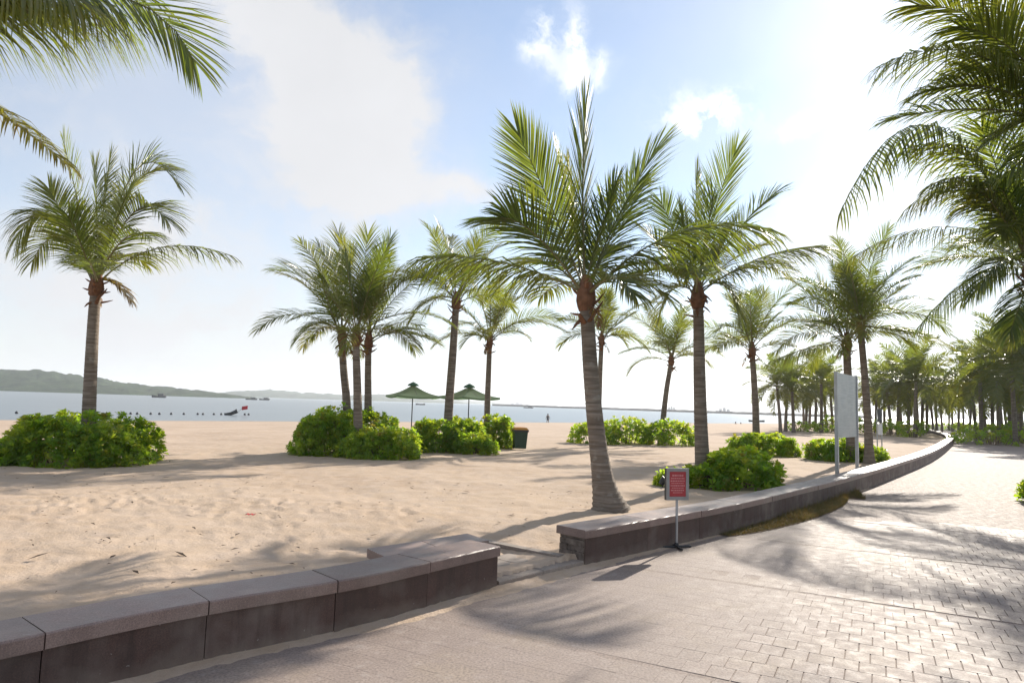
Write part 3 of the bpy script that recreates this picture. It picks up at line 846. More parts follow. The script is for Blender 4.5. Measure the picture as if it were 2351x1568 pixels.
def palm(label, path, r=.13, specs=(), n_gen=14, L=3.3, seed=1, group=None, leaf=.62, n=58, hw=.017, gen_e=(84, 18), flare=.08,
         tint=0.0, az_skip=(), fibre=True, gen_far=0, shaft=.6, dry=1, name='coconut_palm', bend=(25, 75), seg=3, rr=.022, zone=None):
    rng = random.Random(seed)
    base = Vector(path[0]); th = tag(empty(name, base), label, 'palm tree', group)
    loc = [Vector(p) - base for p in path]
    o = trunk_mesh(loc, r, r * .72, flare).build('trunk', M_TRUNK, th, sm=True)
    top = loc[-1]; ax = (loc[-1] - loc[-2]).normalized()
    if fibre: fibre_mesh(top, r * .78, shaft, seed).build('crown_fibre', M_FIBRE, th)
    def add(pts, lat, tn, **kw):
        a = dict(n=n, leaf=leaf, hw=hw, seg=seg, rr=rr); a.update(kw)
        me, ra = frond_meshes(pts, lat, rng.randrange(10 ** 6), tn, **a)
        f = link('frond', me, M_PALM, th); link('rachis', ra, M_RACHIS if tn < .6 else M_FIBRE, f)
    D = base.y
    for sp in specs:                                  # (tip px, mid px, depth tip, depth mid, roll deg, options)
        (tx, ty), (mx_, my), dt, dm, roll = sp[:5]; opt = dict(sp[5]) if len(sp) > 5 else {}
        b0 = top + ax * rng.uniform(.1, .3) + Vector((rng.uniform(-.04, .04), rng.uniform(-.04, .04), 0))
        pts = bez(b0, at(mx_, my, D + dm) - base, at(tx, ty, D + dt) - base, 16)
        hd = pts[-1] - pts[0]; az = math.atan2(hd.y, hd.x)
        lt = Vector((-math.sin(az), math.cos(az), 0)); lat = []
        for i in range(17):
            T = (pts[min(i + 1, 16)] - pts[max(i - 1, 0)]).normalized()
            l0 = lt - T * lt.dot(T); l0.normalize(); lat.append(rot_about(l0, T, R(roll)))
        tn = opt.pop('tint', tint + rng.uniform(0, .12))
        add(pts, lat, tn, **opt)
    for k in range(n_gen):
        f = k / max(1, n_gen - 1); az = k * 2.39996 + seed
        if zone: az = zone[0] + (zone[1] - zone[0]) * ((k * .618) % 1)
        e0 = R(gen_e[0] + (gen_e[1] - gen_e[0]) * f + rng.uniform(-8, 8))
        bd = R(bend[0] + (bend[1] - bend[0]) * min(1, f * 1.2) + rng.uniform(-12, 12))
        LL = .86 * L * rng.uniform(.86, 1.08) * (.82 + .3 * math.sin(math.pi * min(1, .15 + f)))
        pts, lat = curve_frond(top + ax * rng.uniform(.05, .3), az, e0, LL, bd)
        rl = rng.uniform(-40, 40)
        lat = [rot_about(l, (pts[min(i + 1, 14)] - pts[max(i - 1, 0)]).normalized(), R(rl)) for i, l in enumerate(lat)]
        tn = tint + rng.uniform(0, .15) + (.22 * max(0, f - .55))
        if rng.random() < .12: tn += .25
        add(pts, lat, min(tn, .7), droop=.2 + .18 * f)
    for k in range(dry):                              # withered stubs hanging under the crown
        az = rng.uniform(0, 6.28)
        pts, lat = curve_frond(top, az, R(-10), rng.uniform(.4, .7), R(75), 8)
        add(pts, lat, .95, n=8, leaf=.16, hw=.022, droop=.5, vee=-.2)
    return th

def base_at(px, py, D, z=None):
    p = at(px, py, D); return Vector((p.x, D, gz(p.x, D) - .05 if z is None else z))
def trunk_path(D, *pix, z0=None):
    """pix: image points along the trunk, base first, all at depth D"""
    b = base_at(pix[0][0], pix[0][1], D, z0)
    return [b] + [at(x, y, D) for x, y in pix[1:]]

# main palm, by the gap
main_specs = [
    ((1347, 188), (1338, 440), -.6, -.2, 80, dict(leaf=.85, vee=.05, droop=.06, n=72, sweep=.75)),
    ((1163, 250), (1263, 470), -.3, 0, 70, dict(leaf=.8, vee=.1, droop=.07, n=70, sweep=.7)),
    ((1268, 305), (1305, 480), 1.6, 1.0, 60, dict(leaf=.6, tint=.38, droop=.05)),
    ((1300, 330), (1318, 500), 2.0, 1.2, 100, dict(leaf=.6, tint=.42, droop=.05)),
    ((1535, 295), (1418, 500), -.2, 0, 28, dict(leaf=.95, droop=.16, n=72, vee=.1)),
    ((1485, 380), (1410, 530), 1.3, .7, 20, dict(leaf=.7, droop=.2)),
    ((1130, 505), (1225, 535), -.9, -.5, 20, dict(leaf=.85, droop=.25, n=66)),
    ((925, 597), (1140, 600), -.4, -.1, 8, dict(leaf=.95, droop=.6, n=80, tint=.12, vee=-.35)),
    ((1810, 540), (1560, 535), -.7, -.2, -5, dict(leaf=1.0, droop=.55, n=82, vee=-.3)),
    ((1590, 640), (1470, 605), 1.5, .9, 0, dict(leaf=.75, droop=.35, tint=.2)),
    ((1560, 715), (1450, 640), .4, .2, 10, dict(leaf=.75, droop=.35)),
    ((1425, 390), (1375, 540), -.5, -.2, 70, dict(leaf=.6, droop=.08)),
    ((1180, 620), (1260, 605), 1.6, .9, -15, dict(leaf=.7, droop=.35, tint=.15)),
    ((1225, 700), (1290, 650), 2.2, 1.2, 0, dict(leaf=.65, droop=.4, tint=.25)),
    ((1420, 560), (1385, 590), 3.0, 1.6, 0, dict(leaf=.7, droop=.3)),
    ((1470, 700), (1410, 640), -1.2, -.7, 0, dict(leaf=.6, droop=.4)),
]
palm('tallest foreground palm with leaning bare trunk, standing beside the wall gap', trunk_path(10.1, (1402, 1172), (1384, 1100), (1368, 980), (1356, 850), (1349, 740), (1345, 700)),
     r=.138, specs=main_specs, n_gen=0, seed=5, flare=.16, dry=1, shaft=.55, leaf=.8, hw=.02)

second_specs = [
    ((1706, 308), (1643, 480), -.3, 0, 60, dict(leaf=.85, droop=.1, sweep=.7)),
    ((1600, 375), (1597, 500), 1.0, .5, 80, dict(leaf=.8, droop=.08, tint=.2)),
    ((1640, 430), (1622, 540), -.8, -.3, 85, dict(leaf=.8, droop=.1)),
    ((1805, 425), (1692, 530), 0, 0, 20, dict(leaf=.8, droop=.16)),
    ((1505, 440), (1558, 550), .5, .2, -50, dict(leaf=.7, droop=.12)),
    ((1470, 520), (1535, 585), .8, .4, -10, dict(leaf=.8, droop=.2)),
    ((1920, 565), (1752, 590), -.5, -.2, 10, dict(leaf=1.0, droop=.5, tint=.15, vee=-.25, n=74)),
    ((1830, 640), (1720, 615), 1.2, .6, 0, dict(leaf=.85, droop=.35, tint=.32)),
    ((1700, 760), (1668, 660), -.5, -.4, 0, dict(leaf=.7, droop=.4, tint=.1)),
    ((1440, 650), (1525, 620), .3, .1, 0, dict(leaf=.85, droop=.4)),
    ((1505, 760), (1545, 665), -.2, -.2, 0, dict(leaf=.7, droop=.4, tint=.3)),
    ((1680, 520), (1645, 590), -1.4, -.6, 50, dict(leaf=.8)),
    ((1560, 480), (1580, 570), -1.4, -.7, 80, dict(leaf=.8)),
    ((1590, 640), (1600, 620), -3.0, -1.8, 0, dict(leaf=.75, droop=.35)),
    ((1770, 560), (1690, 590), 2.4, 1.4, 0, dict(leaf=.8, tint=.3)),
    ((1640, 560), (1615, 610), 3.0, 1.8, 0, dict(leaf=.8, droop=.3)),
]
palm('tall palm rising from a low bush just behind the red notice', trunk_path(14.0, (1616, 1110), (1610, 1000), (1606, 860), (1604, 740), (1602, 700)),
     r=.145, specs=second_specs, n_gen=0, seed=11, flare=.06, leaf=.8, hw=.019, dry=1)

left_specs = [
    ((135, 283), (176, 450), .8, .4, 70, dict(leaf=.7, droop=.12)),
    ((262, 312), (238, 480), .2, .1, 85, dict(leaf=.6, droop=.08, tint=.25)),
    ((215, 345), (222, 500), -.6, -.3, 90, dict(leaf=.75)),
    ((430, 465), (318, 385), .3, .2, 10, dict(leaf=.95, droop=.22, n=70)),
    ((405, 545), (318, 480), -.8, -.3, 5, dict(leaf=.9, droop=.3, n=66)),
    ((420, 400), (300, 430), 1.6, .9, 5, dict(leaf=.8, droop=.25, tint=.3)),
    ((578, 608), (385, 566), 0, 0, 0, dict(leaf=.8, droop=.6, tint=.15, vee=-.3)),
    ((12, 605), (112, 490), -.3, -.1, 0, dict(leaf=1.0, droop=.7, tint=.22, n=74, vee=-.3)),
    ((60, 640), (130, 545), .9, .5, 0, dict(leaf=.8, droop=.5, tint=.25)),
    ((100, 412), (158, 520), .3, .2, -40, dict(leaf=.8, droop=.2)),
    ((310, 705), (262, 652), .1, .1, 0, dict(leaf=.5, droop=.5, tint=.75, n=40, hw=.03)),
    ((360, 560), (290, 545), -1.6, -.8, 0, dict(leaf=.8, droop=.35)),
    ((150, 480), (185, 560), -1.6, -.8, 30, dict(leaf=.85)),
    ((300, 430), (262, 520), -1.2, -.6, 50, dict(leaf=.8)),
    ((350, 620), (280, 590), 1.8, 1.0, 0, dict(leaf=.75, droop=.4, tint=.3)),
    ((200, 600), (210, 610), -2.8, -1.6, 0, dict(leaf=.75, droop=.4)),
    ((230, 540), (220, 590), 2.6, 1.6, 0, dict(leaf=.75, droop=.3)),
]
palm('lone palm at far left rising out of a large round bush', trunk_path(15.0, (203, 1053), (205, 930), (211, 800), (216, 715), (220, 672)),
     r=.15, specs=left_specs, n_gen=0, seed=21, leaf=.8, hw=.02, dry=1, tint=.06)

palm('left palm of the tight trio behind the centre bush', trunk_path(20.3, (798, 1005), (796, 930), (789, 850), (785, 785)), r=.135, seed=31, n_gen=10, L=3.5,
     specs=[((612, 625), (710, 650), 0, 0, 0, dict(leaf=.9, droop=.3)), ((670, 800), (722, 745), -.3, -.2, 0, dict(leaf=.7, droop=.4)),
            ((705, 555), (745, 660), .5, .3, 30, {}), ((775, 505), (782, 640), -.4, -.2, 80, dict(leaf=.8, tint=.2)), ((735, 610), (755, 700), -1.5, -.8, 40, {})])
palm('front palm of the tight trio, its trunk lowest in the bush', trunk_path(18.6, (824, 1035), (821, 920), (819, 850), (817, 790)), r=.13, seed=32, n_gen=9, L=3.3,
     specs=[((848, 510), (832, 640), 0, 0, 80, dict(leaf=.8, tint=.15)), ((905, 525), (862, 640), .3, .2, 40, dict(leaf=.7)), ((720, 600), (770, 680), .2, .1, 20, {}),
            ((920, 610), (870, 690), -.6, -.3, 20, dict(tint=.25)), ((790, 560), (805, 670), -1.4, -.8, 80, {})])
palm('right palm of the tight trio with a low frond reaching right', trunk_path(20.6, (846, 1000), (845, 930), (845, 850), (846, 795)), r=.125, seed=33, n_gen=9, L=3.2,
     specs=[((1022, 797), (930, 765), -.2, -.1, 0, dict(leaf=.85, droop=.42, tint=.15)), ((930, 640), (890, 690), .6, .3, 0, dict(tint=.2)), ((900, 570), (870, 660), 1, .6, 40, {})])
palm('slanting palm between the two green umbrellas', trunk_path(21.6, (1027, 1005), (1031, 930), (1039, 820), (1047, 705)), r=.15, seed=41, n_gen=11, L=3.2, tint=.1,
     specs=[((1000, 508), (1010, 600), .2, .1, 80, dict(leaf=.55)), ((940, 745), (985, 690), -.3, -.2, 0, dict(leaf=.8, droop=.45)), ((1150, 560), (1100, 610), .4, .2, 10, dict(tint=.4)),
            ((950, 640), (1000, 640), .5, .3, 0, {}), ((1100, 540), (1075, 610), 1.2, .7, 40, dict(tint=.35))])
palm('slim palm left of the litter bin with one long frond to the right', trunk_path(25.0, (1118, 1015), (1119, 930), (1122, 850), (1124, 795)), r=.125, seed=42, n_gen=11, L=3.2, tint=.08,
     specs=[((1320, 775), (1215, 738), 0, 0, 0, dict(leaf=.75, droop=.42, tint=.3)), ((1060, 800), (1088, 770), -.2, -.1, 0, {}), ((1150, 620), (1140, 700), .4, .2, 70, dict(tint=.4)), ((1200, 680), (1165, 710), 1, .5, 0, dict(tint=.35))])
palm('palm half hidden behind the trunk of the tallest foreground palm', trunk_path(27.0, (1372, 1010), (1375, 930), (1378, 850), (1381, 790)), r=.12, seed=43, n_gen=9, L=2.9, tint=.15,
     specs=[((1440, 800), (1415, 770), 0, 0, 0, dict(tint=.35)), ((1455, 720), (1425, 740), .3, .2, 0, {}), ((1400, 660), (1392, 730), 0, 0, 80, {})])
palm('slender palm leaning right out of the hedge behind the beach', trunk_path(30.5, (1519, 1015), (1523, 960), (1531, 890), (1541, 835)), r=.135, seed=44, n_gen=11, L=3.3, tint=.06,
     specs=[((1415, 815), (1485, 800), 0, 0, 0, dict(leaf=.75, droop=.4, tint=.15)), ((1675, 828), (1605, 795), 0, 0, 0, dict(leaf=.7, droop=.4, tint=.2)), ((1510, 720), (1525, 780), -.3, -.2, 70, {}), ((1570, 715), (1555, 780), .4, .2, 70, dict(tint=.3))])
palm('palm with pale trunk behind the small bush, right of the tall pair', trunk_path(25.0, (1737, 1035), (1735, 950), (1731, 870), (1727, 815)), r=.135, seed=45, n_gen=12, L=3.0, tint=.05,
     specs=[((1640, 770), (1680, 750), -.3, -.2, 0, dict(droop=.4)), ((1690, 660), (1710, 740), 0, 0, 60, {}), ((1760, 650), (1742, 730), .4, .2, 60, dict(tint=.3)), ((1790, 720), (1760, 750), 0, 0, 0, {})])
palm('thick dark palm directly behind the tall blank board', trunk_path(21.8, (1956, 1060), (1952, 950), (1946, 850), (1944, 800)), r=.155, seed=46, n_gen=15, L=3.3,
     specs=[((1750, 838), (1850, 800), -.2, -.1, 0, dict(leaf=.9, droop=.6, n=72, vee=-.3)), ((1805, 700), (1870, 715), -.4, -.2, 0, dict(leaf=.8, droop=.35)), ((1870, 620), (1905, 700), .6, .3, 30, dict(tint=.4)),
            ((2020, 640), (1985, 710), .6, .3, 30, dict(tint=.3)), ((1850, 760), (1900, 740), -1.2, -.7, 0, dict(leaf=.75))])
palm('dark thin palm immediately right of the tall blank board', trunk_path(21.0, (1996, 1060), (1992, 960), (1984, 850), (1976, 760)), r=.125, seed=47, n_gen=12, L=3.2,
     specs=[((2195, 808), (2090, 765), .2, .1, 0, dict(leaf=.75, droop=.42, tint=.3)), ((2130, 770), (2060, 760), -.4, -.2, 0, dict(leaf=.7, droop=.4)), ((2090, 650), (2030, 690), .5, .2, 0, dict(tint=.25)), ((1930, 600), (1955, 680), 0, 0, 60, dict(tint=.3))])

# palms on the right of the promenade: crowns at or past the frame edge
rz = .03
palm('big shady palm at the right frame edge with long drooping fronds', trunk_path(13.6, (2386, 1146), (2380, 1000), (2374, 800), (2370, 640), z0=rz), r=.16, seed=51, n_gen=6, L=3.2, leaf=.85, hw=.021, n=66,
     zone=(R(-70), R(110)),
     specs=[((1868, 640), (2115, 285), -.4, -.2, 0, dict(leaf=1.15, droop=1.0, n=84, hw=.027, ragged=.3, sweep=.25, vee=-.5, tint=.1)),
            ((2060, 350), (2230, 370), -.2, -.1, 4, dict(leaf=1.0, droop=.8, n=64, vee=-.4, tint=.25)),
            ((2040, 520), (2225, 425), .5, .3, 0, dict(leaf=1.05, droop=.8, n=68, vee=-.4, tint=.3)),
            ((2270, 420), (2320, 470), -.8, -.4, 10, dict(leaf=.9, droop=.6)),
            ((2240, 260), (2300, 420), -.7, -.4, 30, dict(leaf=.95, droop=.4)),
            ((2120, 440), (2240, 430), -.6, -.3, 0, dict(leaf=.95, droop=.7, vee=-.3, n=56)),
            ((2250, 180), (2310, 380), .8, .5, 40, dict(leaf=.9, droop=.3, tint=.35)),
            ((2290, 80), (2330, 330), -.4, -.2, 60, dict(leaf=.95, droop=.25)),
            ((2200, 500), (2280, 480), .6, .3, 0, dict(leaf=.85, droop=.5, tint=.3)),
            ((2230, 700), (2300, 600), -.5, -.3, 0, dict(leaf=.8, droop=.5)),
            ((2290, 560), (2330, 520), -1.2, -.7, 0, dict(leaf=.85, droop=.5)),
            ((2310, 790), (2345, 690), -.5, -.3, 0, dict(leaf=.7, droop=.5))])
palm('palm beyond the right edge whose top fronds hide the sun', trunk_path(11.2, (2520, 1200), (2510, 900), (2490, 500), (2470, 330), z0=rz), r=.16, seed=52, n_gen=6, L=3.6, leaf=.9, hw=.022, n=66,
     zone=(R(-70), R(90)),
     specs=[((2050, 20), (2270, 60), 0, 0, 8, dict(leaf=1.05, droop=.42, n=84, tint=.25)),
            ((2120, -60), (2290, 20), .8, .4, 15, dict(leaf=1.05, droop=.35, n=80, tint=.3)),
            ((1960, 190), (2220, 120), -.3, -.1, 4, dict(leaf=1.1, droop=.75, n=76, vee=-.3, tint=.2)),
            ((2080, 230), (2270, 200), .2, .1, 0, dict(leaf=1.0, droop=.55, n=80, tint=.15)),
            ((2160, 60), (2330, 120), -.5, -.3, 10, dict(leaf=1.0, droop=.5, n=80, tint=.2)),
            ((2180, 160), (2330, 180), .9, .5, 6, dict(leaf=1.0, droop=.5, n=80, tint=.3)),
            ((1980, 292), (2240, 250), .4, .2, 0, dict(leaf=.8, droop=.42, tint=.1, n=80)),
            ((2240, 60), (2370, 130), 1.2, .6, 20, dict(leaf=.95, droop=.35, tint=.4)),
            ((2240, 350), (2380, 270), .3, .2, 0, dict(leaf=.9, droop=.5, tint=.2)),
            ((2300, 420), (2400, 320), -.3, -.2, 0, dict(leaf=.85, droop=.5))])
palm('palm farther along the right lawn, crown cut by the frame edge', trunk_path(18.0, (2440, 1110), (2430, 950), (2420, 800), (2412, 660), z0=rz), r=.15, seed=53, n_gen=9, L=3.7, leaf=.85, n=64,
     specs=[((1890, 640), (2165, 520), -.2, 0, 0, dict(leaf=1.15, droop=.8, n=80, hw=.022, tint=.3, vee=-.4)), ((2075, 800), (2245, 630), -.2, 0, 0, dict(leaf=1.1, droop=.85, n=74, hw=.022, vee=-.4)), ((2230, 520), (2330, 570), .4, .2, 10, {}),
            ((2300, 800), (2370, 720), -.3, -.2, 0, dict(droop=.5, tint=.3)), ((2040, 640), (2250, 590), .8, .4, 0, dict(leaf=.95, droop=.5, tint=.3)), ((2180, 430), (2310, 530), .6, .3, 10, dict(droop=.4))])
# palm just left of the frame: two fronds reach into the top left corner
palm('palm outside the left edge whose fronds hang into the top left corner', [Vector((-8.2, 7.7, 0)), Vector((-8.1, 7.75, 2)), Vector((-8.05, 7.8, 4)), Vector((-7.9, 7.8, 5.35))], r=.16, seed=61, n_gen=6, L=3.6, leaf=.9, hw=.02, n=66,
     zone=(R(120), R(260)),
     specs=[((478, 240), (235, -18), .3, .1, 62, dict(leaf=.85, droop=.14, n=64, hw=.019, tint=.06, sweep=.55, vee=.05, rr=.03)),
            ((350, 70), (20, -45), .2, .1, 10, dict(leaf=1.2, droop=.6, n=70, hw=.019, tint=.08, sweep=.55, vee=-.8, rr=.03)),
            ((208, 434), (-40, 236), -.2, -.1, 0, dict(leaf=.5, droop=.75, n=90, tint=.5, sweep=.3, rr=.045)),
            ((440, 30), (50, -40), .7, .4, 6, dict(leaf=1.25, droop=.6, n=74, hw=.019, tint=.12, sweep=.5, vee=-.8)),
            ((290, 60), (-20, -36), -.4, -.2, 4, dict(leaf=1.25, droop=.6, n=74, hw=.019, tint=.22, sweep=.5, vee=-.8)),
            ((150, 60), (-60, 20), .9, .5, 5, dict(leaf=1.0, droop=.3, n=64, hw=.019, tint=.3)),
            ((60, 30), (-120, 0), .2, .1, 0, dict(leaf=1.05, droop=.3, n=80, tint=.12))])

# ------------------------------------------------------------------ far grove: crowns share a few meshes
def far_crown(seed, n_f=21, L=3.3):
    rng = random.Random(seed); Vs = []; Fs = []; LT = []; Ti = []; off = 0
    for k in range(n_f):
        f = k / (n_f - 1); az = k * 2.39996 + seed
        pts, lat = curve_frond(Vector((0, 0, rng.uniform(0, .25))), az, R(84 - 92 * f + rng.uniform(-8, 8)), L * rng.uniform(.85, 1.1), R(35 + 65 * f + rng.uniform(-10, 10)), 9)
        rl = rng.uniform(-40, 40); lat = [rot_about(l, (pts[min(i + 1, 9)] - pts[max(i - 1, 0)]).normalized(), R(rl)) for i, l in enumerate(lat)]
        me, ra = frond_meshes(pts, lat, rng.randrange(10 ** 6), rng.uniform(.0, .2) + .15 * f, n=34, leaf=.75, hw=.032, seg=2, droop=.3)
        for m_, tn in ((me, None), (ra, .45)):
            nv = len(m_.vertices); co = np.empty(nv * 3, np.float32); m_.vertices.foreach_get('co', co); Vs.append(co.reshape(-1, 3))
            nl = len(m_.loops); li = np.empty(nl, np.int32); m_.loops.foreach_get('vertex_index', li); Fs.append(li + off)
            lt = np.empty(len(m_.polygons), np.int32); m_.polygons.foreach_get('loop_total', lt); LT.append(lt)
            if tn is None:
                a = np.empty(nv, np.float32); m_.attributes['tint'].data.foreach_get('value', a); Ti.append(a)
            else: Ti.append(np.full(nv, tn, np.float32))
            off += nv; bpy.data.meshes.remove(m_)
    me = mesh_np('crown', np.concatenate(Vs), np.concatenate(Fs), np.concatenate(LT), np.concatenate(Ti)); me.materials.append(M_PALM); return me
CROWNS = [far_crown(100 + k) for k in range(5)]
def far_trunk(seed):
    rng = random.Random(seed); lx, ly = rng.uniform(-.25, .25), rng.uniform(-.25, .25)
    mb = trunk_mesh([(0, 0, -.2), (lx * .2, ly * .2, 1.2), (lx * .6, ly * .6, 2.6), (lx, ly, 4.0)], .15, .11, .06, 8, .22)
    me = mb.mesh('trunk'); smooth(me); me.materials.append(M_TRUNK); return me, (lx, ly, 4.0)
TRUNKS = [far_trunk(200 + k) for k in range(5)]
def far_palm(px, D, label, group, h=1.0, cs=1.0, k=0, rz=0.0):
    p = at(px, 960, D); z = max(gz(p.x, D), -.3) if sdist([p.x], [D])[0] > .3 else .03
    th = tag(empty('grove_palm', (p.x, D, z), rz), label, 'palm tree', group)
    tm, top = TRUNKS[k % 5]
    t = link('trunk', tm, None, th); t.scale = (1, 1, h)
    c = link('crown', CROWNS[(k * 3 + 1) % 5], None, th, (top[0], top[1], top[2] * h - .05)); c.rotation_euler = (0, 0, k * 1.3); c.scale = (cs, cs, cs)
grng = random.Random(77)
ORD = ['leftmost', 'second', 'third', 'fourth', 'fifth', 'sixth', 'seventh', 'eighth', 'ninth', 'tenth', 'eleventh', 'twelfth', 'thirteenth', 'fourteenth']
def nth(i, what): return 'leftmost ' + what if i == 0 else ORD[i] + ' ' + what + ' from the left'
kk = 0
def grove(label, group, items):
    global kk
    for i, (px, D, h, cs) in enumerate(sorted(items)):
        far_palm(px, D, nth(i, 'distant palm') + ' ' + label, group, h, cs, kk, grng.uniform(0, 6.28)); kk += 1
grove('in the clump left of the blank board', 'distant palms left of the board',
      [(1792, 56, .95, .9), (1803, 60, 1.0, .85), (1822, 57, .85, .85), (1850, 66, .9, .85), (1858, 72, .95, .85), (1872, 64, .95, .95), (1886, 60, 1.05, .95), (1897, 70, 1.0, .8), (1912, 66, .85, .75), (1845, 80, .9, .8)])
grove('in the clump right of the blank board', 'distant palms right of the board',
      [(2010, 64, .9, .9), (2030, 66, 1.0, .95), (2045, 60, .95, .95), (2060, 58, 1.0, .95), (2085, 56, 1.05, 1.05), (2100, 52, 1.05, 1.1), (2116, 60, .95, .95), (2128, 66, .95, .85), (2070, 72, 1.05, .9), (2108, 75, 1.0, .9), (2022, 76, 1.0, .85)])
grove('in the grove beyond the promenade bend', 'distant palms beyond the bend',
      [(2142, 74, .9, .85), (2150, 68, 1.0, .9), (2162, 80, 1.0, .9), (2186, 84, 1.05, 1.0), (2200, 76, 1.05, .95), (2212, 88, 1.05, .95), (2178, 95, 1.1, .95), (2226, 72, 1.0, .9)])
grove('in the dark far right grove', 'palms of the far right grove',
      [(2240, 56, 1.0, 1.05), (2252, 50, 1.1, 1.05), (2262, 62, 1.1, 1.1), (2278, 54, 1.15, 1.1), (2292, 48, 1.1, 1.05), (2300, 60, 1.25, 1.15), (2318, 52, 1.3, 1.15), (2330, 44, 1.25, 1.15), (2346, 50, 1.35, 1.2), (2358, 42, 1.25, 1.15),
       (2372, 48, 1.3, 1.2), (2338, 64, 1.4, 1.15), (2310, 70, 1.3, 1.1)])

# ------------------------------------------------------------------ bushes
def rosette_verts(rng, leaf=.12):
    V = []; Fq = []; n = rng.randint(9, 13)
    for k in range(n):
        az = k * 2.39996 + rng.uniform(-.2, .2); f = k / n
        e = R(72 - 66 * f + rng.uniform(-9, 9)); L = leaf * (.6 + .45 * math.sin(math.pi * (.25 + .6 * f))) * rng.uniform(.85, 1.15)
        w = L * rng.uniform(.19, .25); h = Vector((math.cos(az), math.sin(az), 0)); s = Vector((-math.sin(az), math.cos(az), 0))
        d0 = h * math.cos(e) + Vector((0, 0, math.sin(e))); e2 = e - .5
        d1 = h * math.cos(e2) + Vector((0, 0, math.sin(e2)))
        b = d0 * .012; mid = b + d0 * L * .62; tip = mid + d1 * L * .38; up = Vector((0, 0, 1)) * w * .35
        i = len(V); V += [b, mid - s * w + up, mid, mid + s * w + up, tip]
        Fq += [(i, i + 1, i + 2), (i, i + 2, i + 3), (i + 1, i + 4, i + 2), (i + 2, i + 4, i + 3)]
    return np.array([tuple(v) for v in V]), np.array(Fq)
_rr = random.Random(9)
ROS = [rosette_verts(_rr) for _ in range(10)]
def bush_mesh(lobes, seed, dens=80, scale=1.0, inner=.5):
    """lobes: (cx, cy, rx, ry, h, z0) half-ellipsoids. returns foliage arrays"""
    rng = np.random.RandomState(seed); Vs = []; Fs = []; Ti = []; off = 0; stems = MB()
    for (cx, cy, rx, ry, h, z0) in lobes:
        area = 2 * math.pi * ((rx * ry) ** 1.6 / 3 + (rx * h) ** 1.6 / 3 + (ry * h) ** 1.6 / 3) ** (1 / 1.6)
        N = int(area * dens / scale ** 2)
        for layer, cnt in ((1.0, N), (.8, int(N * inner))):
            for k in range(cnt):
                u = rng.uniform(-.12, 1) if layer == 1 else rng.uniform(0, 1); a = rng.uniform(0, 2 * math.pi)
                u = max(u, -.1); c = math.sqrt(max(0, 1 - u * u))
                nx, ny, nz = c * math.cos(a), c * math.sin(a), u
                lump = 1 + .08 * math.sin(nx * 7 + seed) * math.sin(ny * 6 + seed * 1.7) + .06 * math.sin(a * 5 + u * 4 + seed) + rng.normal(0, .045)
                e = .72   # squarer than an ellipsoid: full shoulders
                sq = lambda t: math.copysign(abs(t) ** e, t)
                p = np.array([cx + rx * sq(nx) * lump * layer, cy + ry * sq(ny) * lump * layer, z0 + max(.02, h * max(sq(nz), 0) * lump * layer + rng.uniform(-.02, .05))])
                # keep outside of other lobes' hearts
                skip = False
                for (ox, oy, orx, ory, oh, oz) in lobes:
                    if (ox, oy) == (cx, cy): continue
                    if ((p[0] - ox) / orx) ** 2 + ((p[1] - oy) / ory) ** 2 + ((p[2] - oz) / oh) ** 2 < .62: skip = True; break
                if skip: continue
                up = np.array([nx / rx, ny / ry, nz / h * 1.0]); up /= np.linalg.norm(up)
                up = up * .75 + np.array([0, 0, .6]) + rng.normal(0, .22, 3); up /= np.linalg.norm(up)
                x = np.cross(up, [0.3, .9, .1]); x /= np.linalg.norm(x); y = np.cross(up, x)
                V, Fq = ROS[rng.randint(10)]; s = 1.12 * scale * rng.uniform(.8, 1.25)
                q = rng.uniform(0, 6.28); xr = x * math.cos(q) + y * math.sin(q); yr = np.cross(up, xr)
                Vs.append(p + s * (V[:, :1] * xr + V[:, 1:2] * yr + V[:, 2:] * up)); Fs.append(Fq + off); off += len(V)
                t = min(1, max(0, rng.normal(.16, .17) + (.35 if rng.random_sample() < .12 else 0) + (.4 if rng.random_sample() < .02 else 0) - (.1 if layer < 1 else 0))); Ti.append(np.full(len(V), t))
        for k in range(int(16 * max(1, rx))):
            a = rng.uniform(0, 6.28); r = rng.uniform(.1, .75)
            b = Vector((cx + rx * r * .6 * math.cos(a), cy + ry * r * .6 * math.sin(a), z0 - .05)); e2 = Vector((cx + rx * r * math.cos(a), cy + ry * r * math.sin(a), z0 + h * math.sqrt(max(.05, 1 - r * r)) * .85))
            stems.tube([b, (b + e2) / 2 + Vector((rng.uniform(-.05, .05), rng.uniform(-.05, .05), 0)), e2], [.016, .012, .006], 4, False)
    me = mesh_np('foliage', np.concatenate(Vs), np.concatenate(Fs).ravel(), np.full(sum(len(f) for f in Fs), 3), np.concatenate(Ti))
    me.materials.append(M_BUSH)
    return me, stems
BUSH_SPOTS = []
def bush(label, lobes, seed, group=None, dens=88, scale=1.0, name='bush'):
    cx = sum(l[0] for l in lobes) / len(lobes); cy = sum(l[1] for l in lobes) / len(lobes); cz = lobes[0][5]
    BUSH_SPOTS.extend((l[0], l[1], l[2]) for l in lobes)
    th = tag(empty(name, (cx, cy, cz)), label, 'bush', group)
    me, st = bush_mesh([(a - cx, b - cy, rx, ry, h, z - cz) for a, b, rx, ry, h, z in lobes], seed, dens, scale)
    f = link('foliage', me, None, th); f['kind'] = 'stuff'
    st.build('stem', M_SOIL, th)['kind'] = 'stuff'
